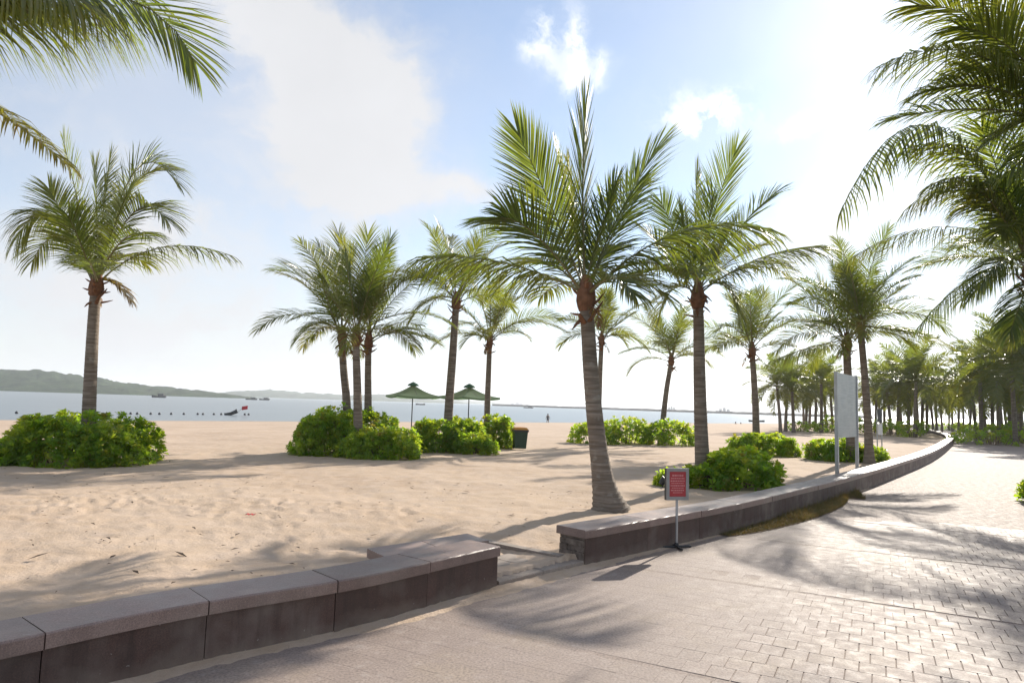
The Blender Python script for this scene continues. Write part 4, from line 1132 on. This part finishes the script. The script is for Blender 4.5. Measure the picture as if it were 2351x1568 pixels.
def lobe(px0, px1, D, ry, top_py, zoff=0.0):
    """half ellipsoid filling px0..px1 at depth D with its top at top_py"""
    a = at(px0, 960, D); b = at(px1, 960, D); cx = (a.x + b.x) / 2; rx = abs(b.x - a.x) / 2
    z0 = gz(cx, D) + zoff; zt = at((px0 + px1) / 2, top_py, D).z
    return (cx, D, rx * .94, ry, max(.2, (zt - z0) * .87), z0)
bush('large round glossy bush at the foot of the lone left palm', [lobe(40, 345, 14.9, 1.15, 950), lobe(5, 110, 14.2, .5, 1010), lobe(-25, 40, 14.0, .35, 1045)], 3)
bush('widest bush under the trio of palms, centre left', [lobe(690, 870, 19.6, 1.2, 940), lobe(790, 965, 18.6, 1.0, 985), lobe(760, 920, 20.3, .8, 945)], 4)
bush('middle bush between the umbrellas, sloping down to the right', [lobe(945, 1085, 21.8, .9, 962), lobe(1040, 1140, 21.2, .55, 1000), lobe(1030, 1110, 22.2, .6, 962)], 5)
bush('small bush beside the litter bin', [lobe(1100, 1180, 24.8, .7, 954)], 6)
bush('long hedge-like bush behind the tallest palm trunk', [lobe(1310, 1420, 29.5, .8, 970), lobe(1370, 1500, 30.0, .9, 958), lobe(1480, 1600, 29.6, .9, 966)], 7, dens=44, scale=1.15)
bush('bush around the foot of the palm behind the red notice', [lobe(1628, 1778, 13.7, .75, 1032), lobe(1575, 1680, 13.6, .5, 1075), lobe(1516, 1570, 13.5, .22, 1085)], 8)
bush('oval bush on open sand in front of the pale trunk', [lobe(1678, 1828, 24.2, .8, 998)], 9)
bush('bush seen behind the posts of the tall blank board', [lobe(1860, 1970, 22.4, .8, 1012), lobe(1950, 2022, 22.0, .6, 1025)], 10)
bush('clipped green shrub at the right edge of the paving', [(10.75, 13.35, .62, .6, .42, .03)], 12)
bush('distant dark hedge under the palms left of the board', [lobe(1800, 1880, 62, 1.2, 966), lobe(1865, 1990, 60, 1.4, 957)], 13, dens=14, scale=2.2)
bush('distant dark hedge under the palms right of the board', [lobe(1995, 2070, 55, 1.2, 964), lobe(2050, 2130, 52, 1.4, 966)], 14, dens=14, scale=2.2)
bush('distant hedge in shade beyond the promenade bend', [lobe(2150, 2230, 92, 2.0, 972, .1), lobe(2215, 2290, 88, 2.0, 975, .1)], 15, dens=10, scale=2.6)
bush('dark undergrowth below the far right grove', [(31, 44, 2.5, 1.5, 1.0, .03), (36, 47, 3.0, 1.5, 1.2, .03), (40, 54, 3.5, 2, 1.3, .03)], 16, dens=12, scale=2.2)

# ------------------------------------------------------------------ dry grass strip along the right wall
def grass_strip():
    rng = random.Random(6)
    th = tag(empty('grass_strip'), 'strip of dry grass and soil along the foot of the long wall', 'grass', kind='stuff')
    s0, s1 = wall_s(2.75, 9.0), wall_s(7.2, 14.3); mb = MB(); prev = None; n = 60
    def width(f): return .03 + .36 * math.sin(math.pi * min(1, f * 1.15 + .03)) ** .6 if f < .85 else .36 * (1 - (f - .85) / .15) + .03
    for k in range(n + 1):
        f = k / n; p, t, nn = wall_at(s0 + (s1 - s0) * f); w = width(f) + rng.uniform(-.012, .012)
        cur = [(p + nn * .03, .012), (p - nn * w * .5, .014 + rng.uniform(-.005, .005)), (p - nn * w, .0015)]
        if prev is not None:
            for j in range(2):
                mb.poly([(*prev[j][0].xy, prev[j][1]), (*prev[j + 1][0].xy, prev[j + 1][1]), (*cur[j + 1][0].xy, cur[j + 1][1]), (*cur[j][0].xy, cur[j][1])])
        prev = cur
    mb.build('soil', M_SOIL, th, sm=True)['kind'] = 'stuff'
    V = []; Fq = []; T = []
    for k in range(13000):
        f = rng.random() ** .9; p, t, nn = wall_at(s0 + (s1 - s0) * f); w = width(f); o = rng.random()
        c = p - nn * (o * w) + Vector((0, 0, .012)); a = rng.uniform(0, 6.28)
        tall = (.13 if rng.random() < .10 and o < .6 else .06) * rng.uniform(.5, 1.3) * (.4 + .6 * f if f < .3 else 1)
        d = Vector((math.cos(a), math.sin(a), 0)); s = Vector((-d.y, d.x, 0)) * .004; b = len(V)
        lean = rng.uniform(.2, 1.4)
        V += [c - s, c + s, c + d * tall * lean + Vector((0, 0, tall))]; Fq.append((b, b + 1, b + 2)); tt = min(1, max(0, rng.gauss(.42, .28))); T += [tt] * 3
    me = mesh_np('blades', [tuple(v) for v in V], np.array(Fq).ravel(), [3] * len(Fq), T)
    link('blades', me, M_GRASS, th)['kind'] = 'stuff'
grass_strip()

# ------------------------------------------------------------------ signs, bin, umbrellas
def red_sign():
    b = onz(1553, 1257, 0); th = tag(empty('notice_stand', (b.x, b.y, .002), R(14)), 'small red notice in a grey frame on a thin stand before the long wall', 'sign')
    mb = MB(); mb.tube([(0, 0, .03), (0, 0, .56)], [.015, .015], 10); mb.build('post', M_STEEL, th, sm=False)
    mb = MB(); mb.tube([(-.19, -.01, .012), (.19, .01, .012)], [.014, .014], 8); mb.build('foot', M_DARK, th)
    mb = MB(); mb.tube([(.02, .17, .012), (-.02, -.17, .012)], [.0135, .0135], 8); mb.build('foot', M_DARK, th)
    mb = MB(); mb.lathe([(.026, 0), (.026, .03), (.016, .045)], 12, (0, 0, .012)); mb.build('socket', M_DARK, th)
    w, h, z0 = .142, .365, .545
    mb = MB(); mb.box(-w, w, -.012, .035, z0, z0 + h, bev=0); fr = mb.build('backing', M_DARK, th)
    for x0, x1, za, zb in ((-w, -w + .036, z0, z0 + h), (w - .036, w, z0, z0 + h), (-w + .036, w - .036, z0, z0 + .04), (-w + .036, w - .036, z0 + h - .036, z0 + h)):
        mb = MB(); mb.box(x0, x1, -.022, -.0125, za, zb); mb.build('frame_bar', M_FRAME, th)
    mb = MB(); mb.box(-w + .037, w - .037, -.0165, -.0125, z0 + .041, z0 + h - .037); pn = mb.build('red_panel', M_RED, th)
    # rows of illegible pale lettering
    rng = random.Random(2); mb = MB(); z = z0 + h - .065
    rows = [(.026, .07), (.018, .085), (.018, .09), (.012, .08), (.018, .09), (.012, .075), (.018, .085), (.012, .06)]
    for hh, half in rows:
        x = -half
        while x < half:
            L = rng.uniform(.008, .026)
            mb.box(x, min(x + L, half), -.0178, -.0168, z - hh, z - hh * .25); x += L + .006
        z -= hh + .012
    mb.build('lettering', M_PINK, pn)
red_sign()

def tall_board():
    a = at(1922, 1078, 15.3); bb = at(1968, 1068, 16.75); z0 = gz(a.x, a.y) - .1
    a = Vector((a.x, a.y, 0)); bb = Vector((bb.x, bb.y, 0)); d = (bb - a); L = d.length; d.normalize()
    rz_ = math.atan2(d.y, d.x); c = (a + bb) / 2
    th = tag(empty('notice_board', (c.x, c.y, z0), rz_), 'tall blank grey sheet board on two steel posts behind the long wall', 'sign board')
    for sx in (-1, 1):
        mb = MB(); mb.box(sx * L / 2 - .035, sx * L / 2 + .035, -.035, .035, 0, 2.56 - z0); mb.build('post', M_STEEL, th)
        mb = MB(); mb.box(sx * L / 2 - .09, sx * L / 2 + .09, -.09, .09, .08, .135); mb.build('base_plate', M_STEEL, th)
    mb = MB(); mb.box(-L / 2 + .037, L / 2 - .037, -.012, .012, 1.08 - z0, 2.54 - z0); pn = mb.build('sheet', M_BOARD, th)
    for k in range(4):
        zz = 1.08 - z0 + .03 + 1.40 * k / 3
        mb = MB(); mb.box(-L / 2 + .036, L / 2 - .036, .0125, .035, zz - .018, zz + .018); mb.build('rail', M_STEEL, th)
tall_board()
def small_sign():
    b = base_at(2020, 1047, 24.6); th = tag(empty('information_sign', b, R(35)), 'narrow two-post sign with dark upper and white lower panel near the bend', 'sign')
    for sx in (-1, 1):
        mb = MB(); mb.tube([(sx * .16, 0, -.05), (sx * .16, 0, 1.75)], [.022, .022], 8); mb.build('post', M_STEEL, th)
    mb = MB(); mb.box(-.15, .15, -.035, -.0225, 1.30, 1.78); mb.build('dark_panel', M_DARK, th)
    mb = MB(); mb.box(-.15, .15, -.035, -.0225, .86, 1.26); mb.build('white_panel', M_WHITE, th)
small_sign()
def spotlight():
    p = G(1521, 1119); th = tag(empty('ground_spotlight', p, R(-20)), 'small dark ground spotlight on the sand left of the red notice', 'lamp')
    mb = MB(); mb.tube([(0, 0, -.05), (0, 0, .07)], [.014, .014], 8); mb.build('stake', M_DARK, th)
    mb = MB(); mb.tube([(-.03, .0, .06), (-.0, 0, .11), (.05, 0, .19)], [.05, .058, .062], 12); mb.build('housing', M_DARK, th)
    mb = MB(); mb.box(-.12, .10, -.05, .05, -.01, .012); mb.build('base', M_DARK, th)
spotlight()
def bin_():
    p = base_at(1193, 1030, 24.0); p.z += .05; th = tag(empty('litter_bin', p, R(10)), 'dark green wheeled litter bin with an orange lid beside the small bush', 'bin')
    mb = MB(); r = [(.19, .17, .0), (.235, .21, .62)]
    def frus(mb, lo, hi, z0, z1):
        a = [(-lo[0], -lo[1], z0), (lo[0], -lo[1], z0), (lo[0], lo[1], z0), (-lo[0], lo[1], z0)]
        b = [(-hi[0], -hi[1], z1), (hi[0], -hi[1], z1), (hi[0], hi[1], z1), (-hi[0], hi[1], z1)]
        mb.poly(a[::-1]); mb.poly(b)
        for i in range(4): mb.poly([a[i], a[(i + 1) % 4], b[(i + 1) % 4], b[i]])
    frus(mb, (.19, .19), (.235, .23), .03, .60); mb.build('body', M_BIN, th)
    mb = MB(); frus(mb, (.26, .255), (.262, .257), .60, .67); mb.build('rim', M_DARK, th)
    mb = MB(); frus(mb, (.255, .25), (.20, .20), .671, .745); frus(mb, (.20, .2), (.10, .12), .745, .765); lid = mb.build('lid', M_LID, th)
    mb = MB(); mb.box(-.09, .09, .20, .262, .675, .70); mb.build('handle', M_DARK, lid)
    for sx in (-1, 1):
        mb = MB(); mb.tube([(sx * .16, .19, .07), (sx * .21, .19, .07)], [.07, .07], 14); mb.build('wheel', M_DARK, th)
bin_()
def umbrella(px, D, apex_py, rim_py, half_px, label, rz_, seed):
    b = base_at(px, 990, D); za = at(px, apex_py, D).z - b.z; zr = at(px, rim_py, D).z - b.z; hw = half_px / F * D
    th = tag(empty('beach_umbrella', b, rz_), label, 'umbrella', 'green beach umbrellas')
    mb = MB(); mb.tube([(0, 0, 0), (0, 0, za - .05)], [.028, .026], 10); mb.build('pole', M_DARK, th)
    mb = MB(); mb.lathe([(.28, 0), (.28, .05), (.06, .09), (.05, .2)], 16); mb.build('base', M_DARK, th)
    crn = [(-hw, -hw), (hw, -hw), (hw, hw), (-hw, hw)]; n = 8
    mb = MB()
    for i in range(4):
        c0, c1 = Vector((*crn[i], zr)), Vector((*crn[(i + 1) % 4], zr)); ap = Vector((0, 0, za - .10)); rows = []
        for u in range(n + 1):
            f = u / n; row = []
            l = ap.lerp(c0, f); r_ = ap.lerp(c1, f)
            for v in range(n + 1):
                g = v / n; q = l.lerp(r_, g); q.z -= .10 * f * math.sin(math.pi * g) * (1 - .3 * f); q.z -= .10 * math.sin(math.pi * f) ; row.append(q)
            rows.append(row)
        for u in range(n):
            for v in range(n):
                if u == 0:
                    if v == 0: mb.poly([ap, rows[1][0], rows[1][n]])
                else: mb.poly([rows[u][v], rows[u + 1][v], rows[u + 1][v + 1], rows[u][v + 1]])
        for v in range(n):
            a, bq = rows[n][v], rows[n][v + 1]; mb.poly([a, a - Vector((0, 0, .09)), bq - Vector((0, 0, .09)), bq])
    cn = mb.build('canopy', M_FABRIC, th)
    mb = MB(); mb.lathe([(.30, za - .17), (.24, za - .08), (.10, za - .01), (.03, za + .03)], 12); mb.build('vent_cap', M_FABRIC, cn)
    for i in range(8):
        a = math.pi / 4 * i; k = hw * (1.0 if i % 2 == 0 else 1.41) * .98; ang = a
        mb = MB(); mb.tube([(0, 0, za - .18), (k * math.cos(ang) * .5, k * math.sin(ang) * .5, (za + zr) / 2 - .19), (k * math.cos(ang), k * math.sin(ang), zr - .05 - (.1 if i % 2 == 0 else 0))], [.012] * 3, 5); mb.build('rib', M_DARK, th)
umbrella(944, 34, 878, 908, 50, 'left green beach umbrella behind the bush, nearer the trio of palms', R(25), 1)
umbrella(1074, 33, 882, 911, 51, 'right green beach umbrella behind the bush, beside the slanting palm', R(38), 2)

# ------------------------------------------------------------------ people, floats, boats in the bay
def person(px, py_foot, D, label, h_vis, wade, arms, seed, sit=False):
    p = at(px, py_foot, D); th = tag(empty('person', (p.x, D, WATER_Z - wade)), label, 'person', 'bathers at the water edge')
    me = bpy.data.meshes.new('body')
    if sit:
        J = [(0,0,.95),(0,.02,1.2),(0,.02,1.42),(0,0,1.52),(0,0,1.66),(.2,0,1.40),(.27,-.05,1.12),(.25,-.2,.95),(-.2,0,1.40),(-.27,-.05,1.12),(-.25,-.2,.95),(.11,-.1,.88),(.13,-.5,.95),(.13,-.6,.5),(-.11,-.1,.88),(-.13,-.5,.95),(-.13,-.6,.5)]
    else:
        J = [(0,0,.95),(0,.02,1.2),(0,.02,1.42),(0,0,1.52),(0,0,1.66),(.2,0,1.40),(.27,-.02,1.12),(.27+arms,-.1,.9),(-.2,0,1.40),(-.27,-.02,1.12),(-.27-arms,-.1,.9),(.11,0,.88),(.12,-.03,.48),(.12,.02,.06),(-.11,0,.88),(-.13,.03,.48),(-.13,.06,.06)]
    E = [(0,1),(1,2),(2,3),(3,4),(2,5),(5,6),(6,7),(2,8),(8,9),(9,10),(0,11),(11,12),(12,13),(0,14),(14,15),(15,16)]
    rad = [.15,.13,.15,.06,.105,.06,.045,.04,.06,.045,.04,.09,.065,.045,.09,.065,.045]
    me.from_pydata(J, E, []); o = link('body', me, M_SKIN, th)
    sk = o.modifiers.new('skin', 'SKIN')
    for i, r in enumerate(rad): me.skin_vertices[0].data[i].radius = (r, r * .85)
    me.skin_vertices[0].data[0].use_root = True
    ss = o.modifiers.new('sub', 'SUBSURF'); ss.levels = 1; ss.render_levels = 1
    mb = MB(); mb.lathe([(.05, 1.76), (.105, 1.72), (.118, 1.66), (.10, 1.60)], 12, (0, .012, 0), True); mb.build('hair', M_SWIM, th)
    mb = MB(); mb.lathe([(.165, .78), (.175, .9), (.165, 1.05), (.155, 1.2), (.17, 1.38), (.10, 1.46)], 14, (0, .01, 0), False); mb.build('swimwear', M_SWIM, th)
person(1257.5, 970, 106, 'bather in dark clothes standing upright in the shallows, centre', 1.2, .35, .05, 1)
person(1689, 972, 128, 'left of two bathers low in the water near the pale trunk', .6, 1.0, .1, 2)
person(1701, 972, 127, 'right of two bathers low in the water near the pale trunk', .6, 1.05, .15, 3)

def floats():
    xs = [38, 300, 315, 346, 366, 393, 422, 454, 466, 491, 508, 562, 571]
    mb = MB(); prof = [(.02, -.18), (.11, -.12), (.17, 0), (.13, .11), (.05, .16), (.03, .2)]
    mb.lathe(prof, 10); me = mb.mesh('float'); smooth(me); me.materials.append(M_BUOY)
    for i, x in enumerate(xs):
        yy = 948 + (x - 38) * .0068; p = onz(x, yy + 1.2, WATER_Z)
        o = bpy.data.objects.new('swim_float', me); COL.objects.link(o); o.location = (p.x, p.y, WATER_Z + .08)
        tag(o, nth(i, 'small dark float') + ' in the buoy line', 'buoy', 'floats of the buoy line')
floats()
def boat_hull(L, Bm, h, n=12):
    mb = MB(); rings = []
    for k in range(n + 1):
        f = k / n; w = Bm / 2 * (math.sin(math.pi * (.12 + .76 * f)) ** .6); sh = h * (1 + .5 * (2 * f - 1) ** 2); x = (f - .5) * L
        rings.append([(x, -w, sh), (x, -w * .8, .1), (x, 0, -.15), (x, w * .8, .1), (x, w, sh), (x, w * .85, sh - .06), (x, 0, sh * .55), (x, -w * .85, sh - .06)])
    b = len(mb.v); m = 8
    for r in rings: mb.v += r
    for k in range(n):
        for j in range(m): mb.f.append((b + k * m + j, b + (k + 1) * m + j, b + (k + 1) * m + (j + 1) % m, b + k * m + (j + 1) % m))
    mb.f.append(tuple(range(b, b + m))); mb.f.append(tuple(b + n * m + j for j in reversed(range(m))))
    return mb
def kayak_flag():
    p = onz(531, 953, WATER_Z); th = tag(empty('flag_float', (p.x, p.y, WATER_Z), R(20)), 'dark tilted float carrying a small red flag, end of the buoy line', 'float')
    hb = boat_hull(1.7, .7, .3); o = hb.build('hull', M_HULL, th); o.rotation_euler = (0, R(-22), 0); o.location = (0, 0, .15)
    mb = MB(); mb.tube([(.6, 0, .2), (1.5, 0, 1.15)], [.025, .02], 6); mb.build('staff', M_DARK, th)
    mb = MB()
    P = [[Vector((1.3 + .75 * u / 5, .06 * math.sin(u * 1.3), .72 + .5 * v + .03 * u)) for v in (0, 1)] for u in range(6)]
    for u in range(5): mb.poly([P[u][0], P[u + 1][0], P[u + 1][1], P[u][1]])
    f = mb.build('flag', M_FLAG, th); md = f.modifiers.new('s', 'SOLIDIFY'); md.thickness = .02
kayak_flag()
def boat(px, py, D, L, label, cabin=True, rz_=0, h=.9):
    p = at(px, py, D); th = tag(empty('boat', (p.x, D, WATER_Z), rz_), label, 'boat')
    boat_hull(L, L * .26, h).build('hull', M_HULL, th)
    if cabin:
        mb = MB(); mb.box(-L * .05, L * .33, -L * .09, L * .09, h * .9, h * 2.1, bev=.1); c = mb.build('cabin', M_HULL, th)
        mb = MB(); mb.box(-L * .12, L * .38, -L * .11, L * .11, h * 2.1 + .01, h * 2.35, bev=.05); mb.build('roof', M_DARK, th)
        mb = MB(); mb.tube([(-L * .2, 0, h * .8), (-L * .2, 0, h * 2.2)], [.05, .04], 6); mb.build('mast', M_DARK, th)
boat(365, 912, 420, 8.5, 'covered dark fishing boat in front of the green hill, left', True, 0, 1.0)
boat(577, 919, 500, 8, 'left of two small boats moored under the low blue hills', True, R(10), .8)
boat(607, 920, 510, 8, 'right of two small boats moored under the low blue hills', True, R(-12), .8)
boat(965, 931, 520, 7, 'tiny boat seen under the left umbrella', False, 0, .9)
boat(1213, 940, 560, 8, 'tiny low boat left of the bather on the horizon', True, 0, .6)
boat(1737, 961, 190, 4.4, 'flat dark raft on the water behind the pale palm trunk', False, R(5), .35)
def far_ship(px, D, label, L=26):
    p = at(px, 946, D); th = tag(empty('ship', (p.x, D, WATER_Z)), label, 'ship')
    boat_hull(L, L * .2, 2.0).build('hull', M_HULL, th)
    for k in range(3):
        mb = MB(); mb.box(-L * .3 + k * L * .25, -L * .14 + k * L * .25, -1.5, 1.5, 2.2, 6.5 + (k % 2) * 1.8, bev=.3); mb.build('deckhouse', M_CONC, th)
far_ship(1662, 1150, 'pale ship on the horizon right of the second palm trunk'); far_ship(1541, 1250, 'pale ship on the horizon beside the leaning slender palm', 18)

# ------------------------------------------------------------------ far shores
def ridge(name, label, pix, D, depth, seed, mat_, base_py=None, canopy=4.0, group=None):
    """pix: skyline as image points. A mound of real depth whose crest lies at distance D"""
    xs = [at(x, y, D).x for x, y in pix]; zs = [at(x, y, D).z for x, y in pix]
    n = int(min(260, max(60, (xs[-1] - xs[0]) / (D * .0035)))); X = np.linspace(xs[0], xs[-1], n); Zc = np.interp(X, xs, zs)
    m = 22; v = np.linspace(0, 1, m); prof = np.interp(v, [0, .06, .5, .62, .75, 1], [0, .12, .92, 1.0, .85, 0])
    Y = D - depth * .62 + depth * v
    XX = np.repeat(X[None, :], m, 0) * (Y / D)[:, None]; YY = np.repeat(Y[:, None], n, 1)
    ends = np.minimum(1, np.minimum(np.arange(n), np.arange(n)[::-1]) / (n * .04))
    Hh = (Zc - WATER_Z) * ends
    ZZ = WATER_Z - .5 + (prof[:, None] * (Hh[None, :] + .5))
    ns = fbm(XX / (canopy * 3.2), YY / (canopy * 3.2), seed, 3, .6) * canopy * .9
    ZZ += ns * np.minimum(1, prof * 2.2)[:, None] * np.clip(Hh / 12, .15, 1)[None, :]
    idx = np.arange(n * m).reshape(m, n); q = np.stack([idx[:-1, :-1], idx[:-1, 1:], idx[1:, 1:], idx[1:, :-1]], -1).reshape(-1, 4)
    me = mesh_np(name, np.stack([XX.ravel(), YY.ravel(), ZZ.ravel()], 1), q.ravel(), np.full(len(q), 4)); smooth(me)
    o = link(name, me, mat_); tag(o, kind='structure')
    return o
ridge('hill', '', [(-420, 862), (-200, 846), (-60, 842), (0, 849), (60, 851), (120, 856), (170, 862), (230, 871), (290, 881), (350, 889), (430, 895), (500, 903), (560, 910), (620, 917)], 950, 420, 1, M_HILL, canopy=7)
ridge('hill', '', [(430, 905), (500, 903), (560, 899), (620, 896), (690, 903), (740, 906), (800, 910), (870, 907), (930, 914), (1000, 919), (1080, 924)], 2300, 800, 2, M_HILL, canopy=12)
ridge('hill', '', [(780, 915), (860, 908), (920, 911), (1000, 916), (1080, 920), (1150, 926), (1240, 932), (1330, 936)], 3600, 1200, 3, M_HILL, canopy=14)
ridge('hill', '', [(1360, 938), (1400, 931), (1470, 935), (1550, 938), (1640, 942), (1720, 943), (1800, 946), (1900, 947)], 5200, 1200, 4, M_HILL, canopy=16)
def breakwater():
    a = at(1130, 938, 900); b = at(2000, 955, 620); mb = MB(); n = 80; rng = random.Random(3); rows = []
    for k in range(n + 1):
        p = a.lerp(b, k / n); h = 2.3 + rng.uniform(-.25, .25)
        rows.append([(p.x, p.y - 5, WATER_Z - .3), (p.x, p.y - 2, WATER_Z + h), (p.x, p.y + 2, WATER_Z + h + rng.uniform(-.1, .1)), (p.x, p.y + 5, WATER_Z - .3)])
    for k in range(n):
        for j in range(3): mb.poly([rows[k][j], rows[k + 1][j], rows[k + 1][j + 1], rows[k][j + 1]])
    tag(mb.build('breakwater', M_ROCK), 'long thin dark rock breakwater on the horizon', 'breakwater')
breakwater()
def far_buildings():
    for i, (px, w, h) in enumerate([(1176, 14, 8), (1186, 16, 11), (1194, 12, 7), (1206, 10, 5)]):
        p = at(px, 930, 3000); th = tag(empty('far_building', (p.x, 3000 - 300, WATER_Z)), ['left block of the tiny towers', 'tallest block of the tiny towers', 'right block of the tiny towers', 'lone low block right of the tiny towers'][i] + ' on the far shore', 'building')
        mb = MB(); mb.box(-w / 2, w / 2, -8, 8, 0, h, bev=.4); wl = mb.build('wall', M_CONC, th)
        mb = MB(); mb.box(-w / 4, w / 4, -5, 5, h + .05, h + 1.6); mb.build('roof_house', M_CONC, th)
far_buildings()

# ------------------------------------------------------------------ litter on the sand
def litter():
    rng = random.Random(15); mb = MB()
    for k in range(240):
        D = rng.uniform(4.6, 13); x = rng.uniform(-.78, .12) * D
        if sdist([x], [D])[0] < .5: continue
        z = gz(x, D) + .012 + float(fbm(np.array([x * .45]), np.array([D * .45]), 5, 3)[0] * .06)
        a = rng.uniform(0, 6.28); L = rng.uniform(.012, .05) * (2.0 if rng.random() < .08 else 1); w = L * rng.uniform(.2, .45); d = Vector((math.cos(a), math.sin(a), rng.uniform(-.2, .3))); s = Vector((-d.y, d.x, 0)) * w; c = Vector((x, D, z + .01))
        mb.poly([c - d * L, c - s + Vector((0, 0, .006)), c + d * L, c + s + Vector((0, 0, .004))])
    for (bx, by, br) in BUSH_SPOTS:
        for k in range(int(46 * br)):
            a = rng.uniform(0, 6.28); rr_ = br * rng.uniform(.85, 1.35) + .05; x = bx + rr_ * math.cos(a); D = by + rr_ * .8 * math.sin(a)
            if D > 26 or sdist([x], [D])[0] < .5: continue
            z = gz(x, D) + .03; L = rng.uniform(.02, .05); w = L * .4; b2 = rng.uniform(0, 6.28); d = Vector((math.cos(b2), math.sin(b2), rng.uniform(-.1, .3))); s = Vector((-d.y, d.x, 0)) * w; c = Vector((x, D, z + .02))
            mb.poly([c - d * L, c - s + Vector((0, 0, .006)), c + d * L, c + s + Vector((0, 0, .004))])
    o = tag(mb.build('leaf_litter', M_LITTER), 'scattered dry leaf litter on the near sand', 'litter', kind='stuff')
    p = G(572, 1189); mb = MB()
    for k in range(5):
        x = -.09 + .045 * k; mb.poly([(x, -.03, .05 + .012 * (k % 2)), (x + .045, -.035, .05 + .012 * ((k + 1) % 2)), (x + .045, .03, .062 + .012 * ((k + 1) % 2)), (x, .035, .06 + .012 * (k % 2))])
    o = mb.build('plastic_scrap', M_SCRAP, None, p); o.scale = (.55, .55, .8); o.modifiers.new('s', 'SOLIDIFY').thickness = .004
    tag(o, 'small crumpled red scrap lying on the open sand, left', 'litter')
litter()

# ------------------------------------------------------------------ air
def haze():
    mb = MB(); mb.box(-7000, 7000, -300, 7000, -6.0, 110)
    m = mat('haze_air'); nt = m.node_tree; o = nt.nodes.new('ShaderNodeOutputMaterial'); v = nt.nodes.new('ShaderNodeVolumePrincipled')
    v.inputs['Color'].default_value = (.93, .96, 1.0, 1); v.inputs['Density'].default_value = HAZE; v.inputs['Anisotropy'].default_value = .35
    nt.links.new(v.outputs[0], o.inputs['Volume'])
    tag(mb.build('haze', m), kind='stuff')
HAZE = 2.6e-4
haze()
